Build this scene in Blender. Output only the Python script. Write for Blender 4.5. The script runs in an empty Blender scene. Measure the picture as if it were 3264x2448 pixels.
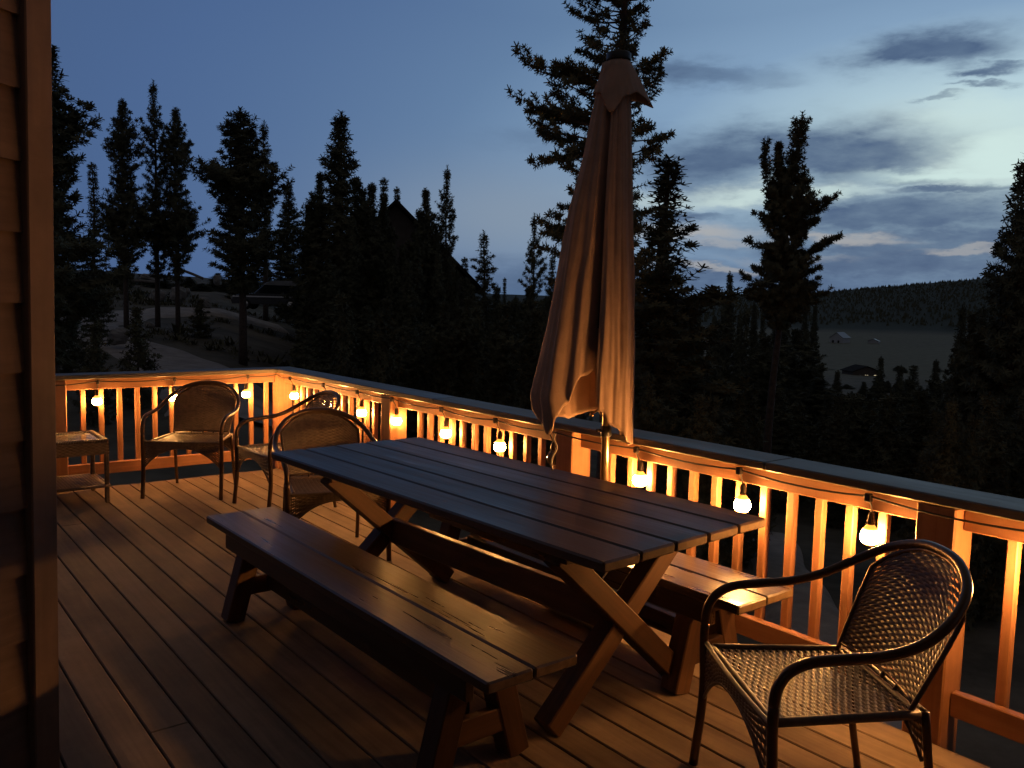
import bpy, math, random
from mathutils import Vector, Matrix, noise as mnoise
V = Vector
R_ = math.radians
rng = random.Random(7)
S = bpy.context.scene
COL = S.collection
# ------------------------------------------------------------------ camera
CAM = V((3.072, 7.353, 1.57))
YAW, PITCH, ROLL, FPX = 4.0475, -0.0964, 0.0235, 2719.4
W_, H_ = 3264.0, 2448.0
Fv = V((math.cos(PITCH)*math.cos(YAW), math.cos(PITCH)*math.sin(YAW), math.sin(PITCH)))
R0 = V((math.sin(YAW), -math.cos(YAW), 0)); U0 = R0.cross(Fv)
Rv = math.cos(ROLL)*R0 + math.sin(ROLL)*U0
Uv = -math.sin(ROLL)*R0 + math.cos(ROLL)*U0
Fh = V((Fv.x, Fv.y, 0)).normalized()
def ray(u, v): return Fv + Rv*((u-W_/2)/FPX) - Uv*((v-H_/2)/FPX)
def spot(u, r):
    """ground position seen in column u of the photo (taken at the horizon) r metres away"""
    v = 967 + .0235*(u-1632)
    d = ray(u, v); d.z = 0; d.normalize()
    return CAM.x + d.x*r, CAM.y + d.y*r
def height_at(u, v, r):
    d = ray(u, v); h = math.hypot(d.x, d.y)
    return CAM.z + d.z/h*r
cd = bpy.data.cameras.new('camera'); co = bpy.data.objects.new('camera', cd); COL.objects.link(co)
co.matrix_world = Matrix(((Rv.x, Uv.x, -Fv.x, CAM.x), (Rv.y, Uv.y, -Fv.y, CAM.y), (Rv.z, Uv.z, -Fv.z, CAM.z), (0, 0, 0, 1)))
cd.sensor_width = 36; cd.lens = FPX/W_*36; cd.clip_start = .05; cd.clip_end = 12000
S.camera = co

# ------------------------------------------------------------------ materials
def s2l(c):
    return tuple(((x/255)/12.92 if x/255 <= .04045 else ((x/255+.055)/1.055)**2.4) for x in c) + (1,)
def newmat(name):
    m = bpy.data.materials.new(name); m.use_nodes = True
    nt = m.node_tree; nt.nodes.clear()
    o = nt.nodes.new('ShaderNodeOutputMaterial'); b = nt.nodes.new('ShaderNodeBsdfPrincipled')
    nt.links.new(b.outputs[0], o.inputs[0])
    return m, nt, b
def nd(nt, t, **kw):
    n = nt.nodes.new(t)
    for k, v in kw.items(): setattr(n, k, v)
    return n
def ramp(nt, fac, stops):
    n = nd(nt, 'ShaderNodeValToRGB'); e = n.color_ramp.elements
    while len(e) < len(stops): e.new(.5)
    for i, (p, c) in enumerate(stops): e[i].position = p; e[i].color = c
    nt.links.new(fac, n.inputs[0]); return n.outputs[0]
def wood(name, dark, light, rough=.55, bump=.25, spec=.4, grain=1.0, vary=.35, knots=True, coat=0.0, rough_var=.15):
    m, nt, b = newmat(name); L = nt.links.new
    gc = nd(nt, 'ShaderNodeAttribute', attribute_name='gc')
    mp = nd(nt, 'ShaderNodeMapping'); mp.inputs['Scale'].default_value = (1.6*grain, 34*grain, 34*grain)
    L(gc.outputs['Vector'], mp.inputs[0])
    n1 = nd(nt, 'ShaderNodeTexNoise'); n1.inputs['Scale'].default_value = 1; n1.inputs['Detail'].default_value = 6; n1.inputs['Distortion'].default_value = .8
    L(mp.outputs[0], n1.inputs[0])
    mp2 = nd(nt, 'ShaderNodeMapping'); mp2.inputs['Scale'].default_value = (.9, 7, 7)
    L(gc.outputs['Vector'], mp2.inputs[0])
    n2 = nd(nt, 'ShaderNodeTexNoise'); n2.inputs['Scale'].default_value = 1; n2.inputs['Detail'].default_value = 3
    L(mp2.outputs[0], n2.inputs[0])
    mx = nd(nt, 'ShaderNodeMix', data_type='FLOAT'); mx.inputs[0].default_value = .45
    L(n1.outputs[0], mx.inputs[2]); L(n2.outputs[0], mx.inputs[3])
    fac = mx.outputs[0]
    if knots:
        mp3 = nd(nt, 'ShaderNodeMapping'); mp3.inputs['Scale'].default_value = (1.3, 6, 6); L(gc.outputs['Vector'], mp3.inputs[0])
        vo = nd(nt, 'ShaderNodeTexVoronoi'); vo.inputs['Scale'].default_value = 1; L(mp3.outputs[0], vo.inputs[0])
        kn = nd(nt, 'ShaderNodeMapRange'); kn.inputs[1].default_value = .0; kn.inputs[2].default_value = .14; kn.inputs[3].default_value = -.22; kn.inputs[4].default_value = 0
        L(vo.outputs['Distance'], kn.inputs[0])
        ad = nd(nt, 'ShaderNodeMath', operation='ADD'); L(fac, ad.inputs[0]); L(kn.outputs[0], ad.inputs[1]); fac = ad.outputs[0]
    col = ramp(nt, fac, [(.3, dark+(1,)), (.68, light+(1,))])
    bid = nd(nt, 'ShaderNodeAttribute', attribute_name='bid')
    mr = nd(nt, 'ShaderNodeMapRange'); mr.inputs[3].default_value = 1-vary; mr.inputs[4].default_value = 1+vary*.4
    L(bid.outputs['Fac'], mr.inputs[0])
    mu = nd(nt, 'ShaderNodeMix', data_type='RGBA', blend_type='MULTIPLY'); mu.inputs[0].default_value = 1
    L(col, mu.inputs[6]); L(mr.outputs[0], mu.inputs[7])
    # dirt
    n3 = nd(nt, 'ShaderNodeTexNoise'); n3.inputs['Scale'].default_value = 3.1; n3.inputs['Detail'].default_value = 7; n3.inputs['Roughness'].default_value = .7
    L(gc.outputs['Vector'], n3.inputs[0])
    dr = nd(nt, 'ShaderNodeMapRange'); dr.inputs[1].default_value = .3; dr.inputs[2].default_value = .7; dr.inputs[3].default_value = .72; dr.inputs[4].default_value = 1.12
    L(n3.outputs[0], dr.inputs[0])
    mu2 = nd(nt, 'ShaderNodeMix', data_type='RGBA', blend_type='MULTIPLY'); mu2.inputs[0].default_value = 1
    L(mu.outputs[2], mu2.inputs[6]); L(dr.outputs[0], mu2.inputs[7])
    L(mu2.outputs[2], b.inputs['Base Color'])
    rr = nd(nt, 'ShaderNodeMapRange'); rr.inputs[1].default_value = .3; rr.inputs[2].default_value = .7; rr.inputs[3].default_value = rough-rough_var; rr.inputs[4].default_value = rough+rough_var
    L(fac, rr.inputs[0]); L(rr.outputs[0], b.inputs['Roughness'])
    b.inputs['Specular IOR Level'].default_value = spec
    if coat:
        b.inputs['Coat Weight'].default_value = coat; b.inputs['Coat Roughness'].default_value = .22
    bp = nd(nt, 'ShaderNodeBump'); bp.inputs['Strength'].default_value = bump; bp.inputs['Distance'].default_value = .004
    L(fac, bp.inputs['Height']); L(bp.outputs[0], b.inputs['Normal'])
    if coat: L(bp.outputs[0], b.inputs['Coat Normal'])
    return m
def plain(name, c, rough=.6, metal=0, spec=.5, vary=.25, scale=8, bump=0, emit=None, es=0, trans=0):
    m, nt, b = newmat(name); L = nt.links.new
    tc = nd(nt, 'ShaderNodeTexCoord')
    n = nd(nt, 'ShaderNodeTexNoise'); n.inputs['Scale'].default_value = scale; n.inputs['Detail'].default_value = 5; n.inputs['Roughness'].default_value = .65
    L(tc.outputs['Object'], n.inputs[0])
    lo = tuple(x*(1-vary) for x in c)+(1,); hi = tuple(min(1, x*(1+vary)) for x in c)+(1,)
    L(ramp(nt, n.outputs[0], [(.3, lo), (.7, hi)]), b.inputs['Base Color'])
    b.inputs['Roughness'].default_value = rough; b.inputs['Metallic'].default_value = metal; b.inputs['Specular IOR Level'].default_value = spec
    if bump:
        bp = nd(nt, 'ShaderNodeBump'); bp.inputs['Strength'].default_value = bump; bp.inputs['Distance'].default_value = .02
        L(n.outputs[0], bp.inputs['Height']); L(bp.outputs[0], b.inputs['Normal'])
    if emit:
        b.inputs['Emission Color'].default_value = emit+(1,); b.inputs['Emission Strength'].default_value = es
    if trans: b.inputs['Transmission Weight'].default_value = trans
    return m
M = {}
M['deck'] = wood('deck_boards_brown', (.155, .112, .082), (.315, .24, .18), rough=.72, bump=.3, spec=.13, vary=.25, knots=False, grain=.8)
M['rail'] = wood('cedar_stained', (.33, .145, .07), (.50, .25, .135), rough=.55, bump=.2, spec=.3, vary=.2)
M['cap'] = wood('weathered_cap', (.12, .10, .075), (.24, .21, .155), rough=.5, bump=.5, spec=.45, vary=.2)
M['table'] = wood('dark_stained_fir', (.06, .036, .022), (.15, .092, .058), rough=.42, bump=.5, spec=.5, vary=.4, rough_var=.14)
M['bench'] = wood('bench_stained_fir', (.040, .025, .014), (.115, .072, .038), rough=.36, bump=.6, spec=.5, vary=.3, rough_var=.15)
M['leg'] = wood('red_brown_fir', (.05, .024, .012), (.135, .066, .033), rough=.55, bump=.4, spec=.35, vary=.3)
M['end'] = wood('sawn_end_grain', (.10, .06, .032), (.30, .20, .115), rough=.7, bump=.6, spec=.2, vary=.3, grain=.6)
M['siding'] = wood('cabin_siding', (.13, .085, .06), (.22, .145, .105), rough=.75, bump=.3, spec=.2, vary=.15)
M['trim'] = wood('cabin_trim', (.17, .11, .075), (.26, .17, .12), rough=.7, bump=.3, spec=.25, vary=.1)
M['tube'] = plain('bronze_tube', (.10, .065, .045), rough=.3, metal=.75, vary=.12, scale=20)
M['wicker'] = plain('brown_wicker', (.12, .083, .058), rough=.42, vary=.35, scale=30, spec=.5)
M['cloth'] = plain('umbrella_canvas', (.42, .285, .22), rough=.95, vary=.1, scale=14, spec=.1, bump=.1)
M['pole'] = plain('bronze_pole', (.30, .21, .13), rough=.28, metal=.9, vary=.1)
M['black'] = plain('black_plastic', (.015, .014, .013), rough=.45, vary=.2)
M['cordm'] = plain('cord_rubber', (.03, .018, .012), rough=.5, vary=.2)
M['strap'] = plain('strap_webbing', (.2, .17, .14), rough=.7)
M['glass'] = plain('frosted_table_glass', (.30, .27, .2), rough=.12, vary=.12, spec=.7)
M['stone'] = plain('granite_boulder', (.24, .225, .21), rough=.9, vary=.35, scale=2.2, bump=.6)
M['base'] = plain('resin_umbrella_base', (.34, .29, .17), rough=.6, vary=.2, scale=12, bump=.2)
M['bark'] = plain('pine_bark', (.085, .06, .047), rough=.95, vary=.45, scale=9, bump=.8)
M['needle'] = plain('pine_needles', (.105, .10, .058), rough=.8, vary=.45, scale=1.3, spec=.15)
M['needle2'] = plain('spruce_needles', (.095, .095, .058), rough=.8, vary=.45, scale=1.1, spec=.15)
M['logm'] = plain('grey_deadwood', (.22, .19, .17), rough=.9, vary=.4, scale=5)
M['bulb2'] = plain('strong_bulb_glass', (.9, .7, .4), rough=.2, vary=.0, emit=(1.0, .44, .115), es=420.0)
def bulb_mat(m, col, es):
    nt = m.node_tree; L = nt.links.new; b = [n for n in nt.nodes if n.type == 'BSDF_PRINCIPLED'][0]
    tc = nd(nt, 'ShaderNodeTexCoord'); sp = nd(nt, 'ShaderNodeSeparateXYZ'); L(tc.outputs['Object'], sp.inputs[0])
    a = nd(nt, 'ShaderNodeMath', operation='ADD'); L(sp.outputs[2], a.inputs[0]); a.inputs[1].default_value = .006
    ab = nd(nt, 'ShaderNodeMath', operation='ABSOLUTE'); L(a.outputs[0], ab.inputs[0])
    mr = nd(nt, 'ShaderNodeMapRange', interpolation_type='SMOOTHSTEP'); mr.inputs[1].default_value = .006; mr.inputs[2].default_value = .036; mr.inputs[3].default_value = 1; mr.inputs[4].default_value = 0
    L(ab.outputs[0], mr.inputs[0])
    pw = nd(nt, 'ShaderNodeMath', operation='POWER'); L(mr.outputs[0], pw.inputs[0]); pw.inputs[1].default_value = 2.0
    st = nd(nt, 'ShaderNodeMath', operation='MULTIPLY_ADD'); L(pw.outputs[0], st.inputs[0]); st.inputs[1].default_value = es; st.inputs[2].default_value = 2.2
    L(st.outputs[0], b.inputs['Emission Strength'])
    L(ramp(nt, mr.outputs[0], [(0, (1, .33, .04, 1)), (.35, col+(1,))]), b.inputs['Emission Color'])
M['darkbulb'] = plain('unlit_bulb_glass', (.10, .07, .04), rough=.08, vary=.05, spec=.8)
M['bulb'] = plain('lit_bulb_glass', (.9, .7, .4), rough=.2, vary=.0, emit=(1.0, .44, .115), es=235.0)
bulb_mat(M['bulb'], (1.0, .44, .115), 540.0); bulb_mat(M['bulb2'], (1.0, .44, .115), 920.0)
M['hwall'] = plain('house_log_wall', (.12, .10, .085), spec=.1, rough=.95, vary=.25, scale=2)
M['hroof'] = plain('house_roof_shingle', (.03, .027, .025), spec=.05, rough=.95, vary=.3, scale=4)
M['pane'] = plain('dark_window_pane', (.01, .012, .016), rough=.08, vary=.1, spec=.6)
M['white'] = plain('white_painted_siding', (.42, .43, .44), rough=.7, vary=.1)
M['metalroof'] = plain('grey_metal_roof', (.24, .25, .27), rough=.5, vary=.1)
M['lit'] = plain('lit_window_pane', (.5, .45, .3), rough=.4, vary=.05, emit=(1, .82, .5), es=.75)
M['car'] = plain('dark_car_paint', (.05, .05, .055), rough=.25, vary=.05, spec=.6)
M['carroof'] = plain('dusty_car_roof', (.25, .25, .26), rough=.5, vary=.2, scale=3)
M['chrome'] = plain('bright_trim', (.8, .8, .8), rough=.35, metal=.6, vary=.05)
M['tyre'] = plain('tyre_rubber', (.012, .012, .012), rough=.8)
M['gravel'] = plain('drive_gravel', (.33, .285, .245), rough=.95, vary=.3, scale=1.6, bump=.5)
def ground_mat():
    m, nt, b = newmat('forest_floor'); L = nt.links.new
    tc = nd(nt, 'ShaderNodeTexCoord'); n = nd(nt, 'ShaderNodeTexNoise'); n.inputs['Scale'].default_value = .35; n.inputs['Detail'].default_value = 9; n.inputs['Roughness'].default_value = .7
    L(tc.outputs['Object'], n.inputs[0])
    a = ramp(nt, n.outputs[0], [(.35, (.07, .062, .045, 1)), (.7, (.20, .175, .13, 1))])
    g = ramp(nt, n.outputs[0], [(.3, (.11, .105, .065, 1)), (.7, (.20, .185, .12, 1))])
    at = nd(nt, 'ShaderNodeAttribute', attribute_name='meadow')
    mx = nd(nt, 'ShaderNodeMix', data_type='RGBA'); L(at.outputs['Fac'], mx.inputs[0]); L(a, mx.inputs[6]); L(g, mx.inputs[7])
    ah = nd(nt, 'ShaderNodeAttribute', attribute_name='hillside'); mh = nd(nt, 'ShaderNodeMix', data_type='RGBA'); L(ah.outputs['Fac'], mh.inputs[0]); L(mx.outputs[2], mh.inputs[6]); mh.inputs[7].default_value = (.045, .05, .035, 1)
    L(mh.outputs[2], b.inputs['Base Color']); b.inputs['Roughness'].default_value = .95; b.inputs['Specular IOR Level'].default_value = .1
    return m
M['ground'] = ground_mat()

# ------------------------------------------------------------------ mesh builder
class MB:
    def __init__(s): s.v = []; s.f = []; s.g = []; s.b = []; s.sm = []; s.mi = []; s.cur = 0
    def add(s, vs, fs, gcs=None, bid=None, smooth=False):
        o = len(s.v); bid = rng.random() if bid is None else bid
        s.v += [tuple(p) for p in vs]; s.g += [tuple(p) for p in (gcs or vs)]; s.b += [bid]*len(vs)
        s.f += [tuple(i+o for i in f) for f in fs]; s.sm += [smooth]*len(fs); s.mi += [s.cur]*len(fs)
    def beam(s, p0, p1, w, t, up=(0, 0, 1), ch=.004, endmat=None, bow=0):
        p0, p1 = V(p0), V(p1); a = (p1-p0); Ln = a.length; a.normalize()
        sd = V(up).cross(a).normalized(); u = a.cross(sd); c = min(ch, w*.3, t*.3)
        off = V((rng.random()*40, rng.random()*40, rng.random()*40))
        def prof(w, t, c):
            x, y = w/2, t/2
            return [(x-c, -y), (x, -y+c), (x, y-c), (x-c, y), (-x+c, y), (-x, y-c), (-x, -y+c), (-x+c, -y)]
        n = max(1, int(Ln/.5)) if bow else 1
        st = [(0, prof(w-2*c, t-2*c, c*.5)), (c, prof(w, t, c))] + [(c+(Ln-2*c)*i/n, prof(w, t, c)) for i in range(1, n)] + [(Ln-c, prof(w, t, c)), (Ln, prof(w-2*c, t-2*c, c*.5))]
        vs, gs, fs = [], [], []
        for x, pr in st:
            bz = bow*math.sin(math.pi*x/Ln) if bow else 0
            for y, z in pr:
                vs.append(p0+a*x+sd*(y+bz)+u*z); gs.append(off+V((x, y, z)))
        for k in range(len(st)-1):
            for i in range(8):
                j = (i+1) % 8; fs.append((k*8+i, k*8+j, k*8+8+j, k*8+8+i))
        e = len(st)*8-8
        s.add(vs, fs, gs)
        ends = [tuple(range(7, -1, -1)), tuple(range(e, e+8))]
        o = len(s.v)-len(vs)
        for f in ends:
            s.f.append(tuple(i+o for i in f)); s.sm.append(False); s.mi.append(s.cur if endmat is None else endmat)
    def box(s, lo, hi, ch=.003):
        lo, hi = V(lo), V(hi); c = (lo+hi)/2
        s.beam((c.x, c.y, lo.z), (c.x, c.y, hi.z), hi.y-lo.y, hi.x-lo.x, up=(1, 0, 0), ch=ch)
    def tube(s, pts, r, seg=8, cap=True, flat=1.0):
        pts = [V(p) for p in pts]; n = len(pts); rs = r if isinstance(r, (list, tuple)) else [r]*n
        off = V((rng.random()*9, rng.random()*9, rng.random()*9))
        vs, gs, fs = [], [], []; ref = None; Lc = 0
        for i, p in enumerate(pts):
            t = (pts[min(i+1, n-1)]-pts[max(i-1, 0)]).normalized()
            if ref is None:
                ref = V((0, 0, 1)) if abs(t.z) < .9 else V((1, 0, 0))
            x = ref - t*ref.dot(t); x.normalize(); y = t.cross(x); ref = x
            if i: Lc += (p-pts[i-1]).length
            for k in range(seg):
                a = 2*math.pi*k/seg
                vs.append(p+x*(math.cos(a)*rs[i])+y*(math.sin(a)*rs[i]*flat)); gs.append(off+V((Lc, math.cos(a)*rs[i], math.sin(a)*rs[i])))
        for i in range(n-1):
            for k in range(seg):
                j = (k+1) % seg; fs.append((i*seg+k, i*seg+j, (i+1)*seg+j, (i+1)*seg+k))
        if cap: fs.append(tuple(range(seg-1, -1, -1))); fs.append(tuple(range((n-1)*seg, n*seg)))
        s.add(vs, fs, gs, smooth=True)
    def lathe(s, prof, seg=16, o=(0, 0, 0)):
        o = V(o); vs, fs = [], []; n = len(prof)
        for r, z in prof:
            for k in range(seg):
                a = 2*math.pi*k/seg; vs.append(o+V((r*math.cos(a), r*math.sin(a), z)))
        for i in range(n-1):
            for k in range(seg):
                j = (k+1) % seg; fs.append((i*seg+k, i*seg+j, (i+1)*seg+j, (i+1)*seg+k))
        fs.append(tuple(range(seg-1, -1, -1))); fs.append(tuple(range((n-1)*seg, n*seg)))
        s.add(vs, fs, smooth=True)
    def weave(s, P, nU, nV, hw, amp):
        """woven patch: nV weft strands going over and under nU stakes; P(u,v) -> (point, normal)"""
        for j in range(nV):
            v = (j+.5)/nV; vs = []; fs = []; N = nU*2
            for i in range(N+1):
                u = i/N; p, nn = P(u, v); q, _ = P(u, min(1, v+.01)); q0, _ = P(u, max(0, v-.01)); d = (q-q0).normalized()
                a = amp*math.cos(math.pi*(i*.5)+math.pi*j)
                c = p+nn*a
                vs += [c-d*hw, c+nn*hw*.45, c+d*hw]
            for i in range(N):
                for k in (0, 1): fs.append((i*3+k, i*3+k+3, i*3+k+4, i*3+k+1))
            s.add(vs, fs, smooth=True)
        for i in range(nU):
            u = (i+.5)/nU; vs = []; fs = []; N = max(6, nV//3)
            for j in range(N+1):
                v = j/N; p, nn = P(u, v); q, _ = P(min(1, u+.01), v); q0, _ = P(max(0, u-.01), v); d = (q-q0).normalized()
                vs += [p-d*hw*.55, p+nn*hw*.3, p+d*hw*.55]
            for j in range(N):
                for k in (0, 1): fs.append((j*3+k, j*3+k+3, j*3+k+4, j*3+k+1))
            s.add(vs, fs, smooth=True)
    def build(s, name, mats, parent=None, label=None):
        me = bpy.data.meshes.new(name); me.from_pydata(s.v, [], s.f)
        a = me.attributes.new('gc', 'FLOAT_VECTOR', 'POINT'); a.data.foreach_set('vector', [x for p in s.g for x in p])
        a = me.attributes.new('bid', 'FLOAT', 'POINT'); a.data.foreach_set('value', s.b)
        for m in (mats if isinstance(mats, list) else [mats]): me.materials.append(m)
        me.polygons.foreach_set('use_smooth', s.sm); me.polygons.foreach_set('material_index', s.mi)
        me.update()
        o = bpy.data.objects.new(name, me); COL.objects.link(o)
        if parent: o.parent = parent
        if label: o['label'] = label
        return o
def tag(o, label=None, cat=None, group=None, kind=None):
    if label: o['label'] = label
    if cat: o['category'] = cat
    if group: o['group'] = group
    if kind: o['kind'] = kind
    return o
def thing(name, label, cat, loc=(0, 0, 0), rz=0, group=None):
    o = bpy.data.objects.new(name, None); COL.objects.link(o); o.empty_display_size = .1
    o.location = loc; o.rotation_euler = (0, 0, rz)
    return tag(o, label, cat, group)
def children(o): return [c for c in bpy.data.objects if c.parent == o]
def copy_tree(o, parent=None):
    c = o.copy(); COL.objects.link(c)
    if parent: c.parent = parent
    for ch in children(o): copy_tree(ch, c)
    return c
def spline(P, n=6):
    P = [V(p) for p in P]; Q = [P[0]*2-P[1]] + P + [P[-1]*2-P[-2]]; out = []
    for i in range(1, len(Q)-2):
        for k in range(n):
            t = k/n; a, b, c, d = Q[i-1], Q[i], Q[i+1], Q[i+2]
            out.append(.5*((2*b)+(c-a)*t+(2*a-5*b+4*c-d)*t*t+(3*b-a-3*c+d)*t**3))
    return out+[P[-1]]

# ------------------------------------------------------------------ deck
mb = MB(); PITCHB = .1422; xb = -.005
for i in range(34):
    x = xb+i*PITCHB+PITCHB/2
    if i < 15 or i > 16:
        j = [9.6]
    joints = {15: [4.27], 8: [2.4], 3: [5.9], 11: [6.6], 20: [3.2], 26: [5.1], 6: [7.3], 13: [1.1], 18: [6.4], 17: [1.9], 21: [5.6], 23: [2.6], 9: [8.2], 5: [4.4]}.get(i, [])
    ys = [-.012+rng.uniform(-.004, .004)] + joints + [9.6]
    for a, b in zip(ys, ys[1:]):
        mb.beam((x, a+.0015, -.0175), (x, b-.0015, -.0175), PITCHB-.0065, .035, ch=.004)
for y in [0.06+.4*k for k in range(24)]:
    mb.beam((-.0, y, -.14), (4.83, y, -.14), .038, .2)
mb.beam((-.02, .05, -.15), (-.02, 9.6, -.15), .035, .22); mb.beam((0, .012, -.15), (4.83, .012, -.15), .035, .22)
tag(mb.build('deck', M['deck']), kind='structure')

# ------------------------------------------------------------------ railings
def cap_run(mb, axis, a, b, lo, hi, z0, z1):
    if axis == 'y': mb.beam(((lo+hi)/2, a, (z0+z1)/2), ((lo+hi)/2, b, (z0+z1)/2), hi-lo, z1-z0, ch=.005)
    else: mb.beam((a, (lo+hi)/2, (z0+z1)/2), (b, (lo+hi)/2, (z0+z1)/2), hi-lo, z1-z0, ch=.005)
posts = [(-.14, 0), (1.885, 2.022), (3.84, 3.975), (5.855, 5.998), (7.83, 7.972)]
r1 = thing('deck_railing', 'long cedar deck railing behind the far bench, running from the corner towards the viewer', 'railing', (0, 0, 0))
for a, b in posts:
    m_ = MB(); m_.box((-.142, a, -.5), (0, b, .875), ch=.006); m_.build('post', M['rail'], r1)
bal = [[.117+.1322*k for k in range(13)], [2.237+.1337*k-.012 for k in range(12)], [4.14]+[4.311+.1363*k-.02 for k in range(11)], [6.13+.1363*k for k in range(12)]]
for (a, b), bs in zip([(posts[i][1], posts[i+1][0]) for i in range(4)], bal):
    m_ = MB(); m_.beam((-.077, a+.002, .8335), (-.077, b-.002, .8335), .038, .086); m_.build('top_rail', M['rail'], r1)
    m_ = MB(); m_.beam((-.077, a+.002, .143), (-.077, b-.002, .143), .04, .092); m_.build('bottom_rail', M['rail'], r1)
    for y in bs:
        m_ = MB(); y += .019+rng.uniform(-.003, .003)
        m_.beam((-.118, y, .100), (-.118+rng.uniform(-.002, .002), y+rng.uniform(-.003, .003), .872), .037, .037, up=(1, 0, 0), ch=.004); m_.build('baluster', M['rail'], r1)
m_ = MB(); cap_run(m_, 'y', .012, 2.60, -.205, .01, .878, .915); cap_run(m_, 'y', 2.603, 5.2, -.205, .01, .878, .915); cap_run(m_, 'y', 5.203, 8.05, -.205, .01, .878, .915)
m_.build('cap_board', M['cap'], r1)
r2 = thing('deck_railing', 'short cedar deck railing across the far left end of the deck, behind the side table', 'railing', (0, 0, 0))
m_ = MB(); m_.box((1.725, -.142, -.5), (1.868, 0, .875), ch=.006); m_.build('post', M['rail'], r2)
m_ = MB(); m_.beam((.002, -.077, .8335), (1.723, -.077, .8335), .038, .086); m_.build('top_rail', M['rail'], r2)
m_ = MB(); m_.beam((.002, -.077, .143), (1.723, -.077, .143), .04, .092); m_.build('bottom_rail', M['rail'], r2)
for k in range(12):
    m_ = MB(); x = .055+.1385*k+.012
    m_.beam((x, -.118, .1), (x+rng.uniform(-.003, .003), -.118, .872), .037, .037, up=(1, 0, 0), ch=.004); m_.build('baluster', M['rail'], r2)
m_ = MB(); cap_run(m_, 'x', -.205, 2.3, -.205, .01, .878, .915); m_.build('cap_board', M['cap'], r2)

# ------------------------------------------------------------------ string lights
sl = thing('string_lights', 'string of glowing round bulbs on a dark cord hung under the railing cap', 'string lights', (0, 0, 0))
BX = -.03
lamps = [(1.501, BX, 0), (.91, BX, 0), (.283, BX, 0), (BX, .289, 0), (BX, .946, 0), (BX, 1.536, 0), (BX, 2.062, 0), (BX, 2.70, 0), (BX, 3.29, 0), (BX, 3.785, 1), (BX, 4.451, 0), (BX, 5.069, 0), (BX, 5.668, 0), (BX, 6.33, 0)]
hooks = []
for x, y, _ in lamps:
    on_left = y == BX and x > .1
    hooks.append(V((x, .014, .862)) if on_left else V((.014, y+.008, .862)))
m_ = MB(); pts = [V((2.1, .014, .85))]
full = [V((2.1, .014, .85))]+hooks[:3]+[V((.02, .02, .868))]+hooks[3:]+[V((.014, 8.0, .86))]
path = []
for a, b in zip(full, full[1:]):
    n = 8; sag = .012*min(1, (b-a).length/.5)+rng.uniform(-.002, .01)
    for k in range(n):
        t = k/n; p = a.lerp(b, t); p.z -= sag*4*t*(1-t); path.append(p)
path.append(full[-1])
m_.tube(path, .0042, 6); m_.build('cord', M['cordm'], sl)
bulbme = MB(); bulbme.lathe([(.009, .046), (.013, .041), (.019, .034), (.029, .020), (.035, .003), (.0365, -.008), (.035, -.019), (.028, -.031), (.016, -.040), (.004, -.043)], 14)
bp0 = None
for (x, y, dead), hk in zip(lamps, hooks):
    m_ = MB(); bx, by, bz = x, y, .702+rng.uniform(-.004, .004)
    jx, jy = rng.uniform(-.006, .006), rng.uniform(-.01, .01)
    top = hk; bx += jx*0; mid = V(((top.x+bx)/2+jx, (top.y+by)/2+jy, .82))
    m_.box((top.x-.011, top.y-.013, top.z-.022), (top.x+.011, top.y+.013, top.z+.010))
    m_.tube(spline([top-V((0, 0, .01)), mid, V((bx, by, bz+.08))], 5), .0035, 6)
    m_.lathe([(.005, .092), (.010, .086), (.0145, .074), (.0155, .05), (.015, .043), (.010, .038)], 12, (bx, by, bz))
    sk = m_.build('socket', M['cordm'], sl)
    if bp0 is None:
        bo = bulbme.build('bulb', M['bulb'], sk); bp0 = bo
    else:
        bo = bp0.copy(); COL.objects.link(bo); bo.parent = sk
    if by > 4.4:
        bo.data = bp0.data.copy(); bo.data.materials.clear(); bo.data.materials.append(M['bulb2'])
    if dead:
        bo.data = bp0.data.copy(); bo.data.materials.clear(); bo.data.materials.append(M['darkbulb']); bo['label'] = 'burnt out unlit bulb'
    bo.location = (bx, by, bz)

# ------------------------------------------------------------------ cabin wall
K = V((2.59, 4.352, 0)); wd = V((.924, .541, 0)).normalized(); wn = V((-wd.y, wd.x, 0))
cw = thing('cabin_wall', 'dim brown lap sided cabin wall with a vertical corner board at the left edge', 'wall', K)
cw.rotation_mode = 'QUATERNION'; cw.rotation_quaternion = Matrix.Rotation(.0165, 4, Fh).to_quaternion()
m_ = MB(); z = -.35; lap = .213
while z < 5:
    a = wd*.075; b = wd*4.5
    p = [a+V((0, 0, z)), b+V((0, 0, z)), b+V((0, 0, z+lap)), a+V((0, 0, z+lap))]
    o1 = wn*.010; o0 = wn*-.006
    vs = [p[0]+o1, p[1]+o1, p[2]+o0, p[3]+o0, p[0]+o0-wn*.02, p[1]+o0-wn*.02, p[2]+o0-wn*.02, p[3]+o0-wn*.02]
    off = V((rng.random()*30, rng.random()*30, 0)); gs = [off+V((q.dot(wd), q.z, q.dot(wn))) for q in vs]
    m_.add(vs, [(0, 1, 2, 3), (0, 4, 5, 1), (4, 7, 6, 5), (3, 2, 6, 7), (0, 3, 7, 4), (1, 5, 6, 2)], gs)
    z += lap-.004
m_.build('siding', M['siding'], cw)
m_ = MB(); m_.beam(V((0, 0, -.35))+wd*.045+wn*.012, V((0, 0, 5))+wd*.045+wn*.012, .09, .038, up=wn, ch=.004); m_.build('corner_board', M['trim'], cw)
m_ = MB(); vs = [wd*.02-wn*.02, wd*4.5-wn*.02, wd*4.5-wn*.12, wd*.02+wn*-.12]
m_.beam(V((0, 0, 2.3))+wd*.03-wn*.075, V((0, 0, 2.3))+wd*4.5-wn*.075, .1, 5.3); m_.build('frame_wall', M['siding'], cw)
wd2 = -wn
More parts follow.
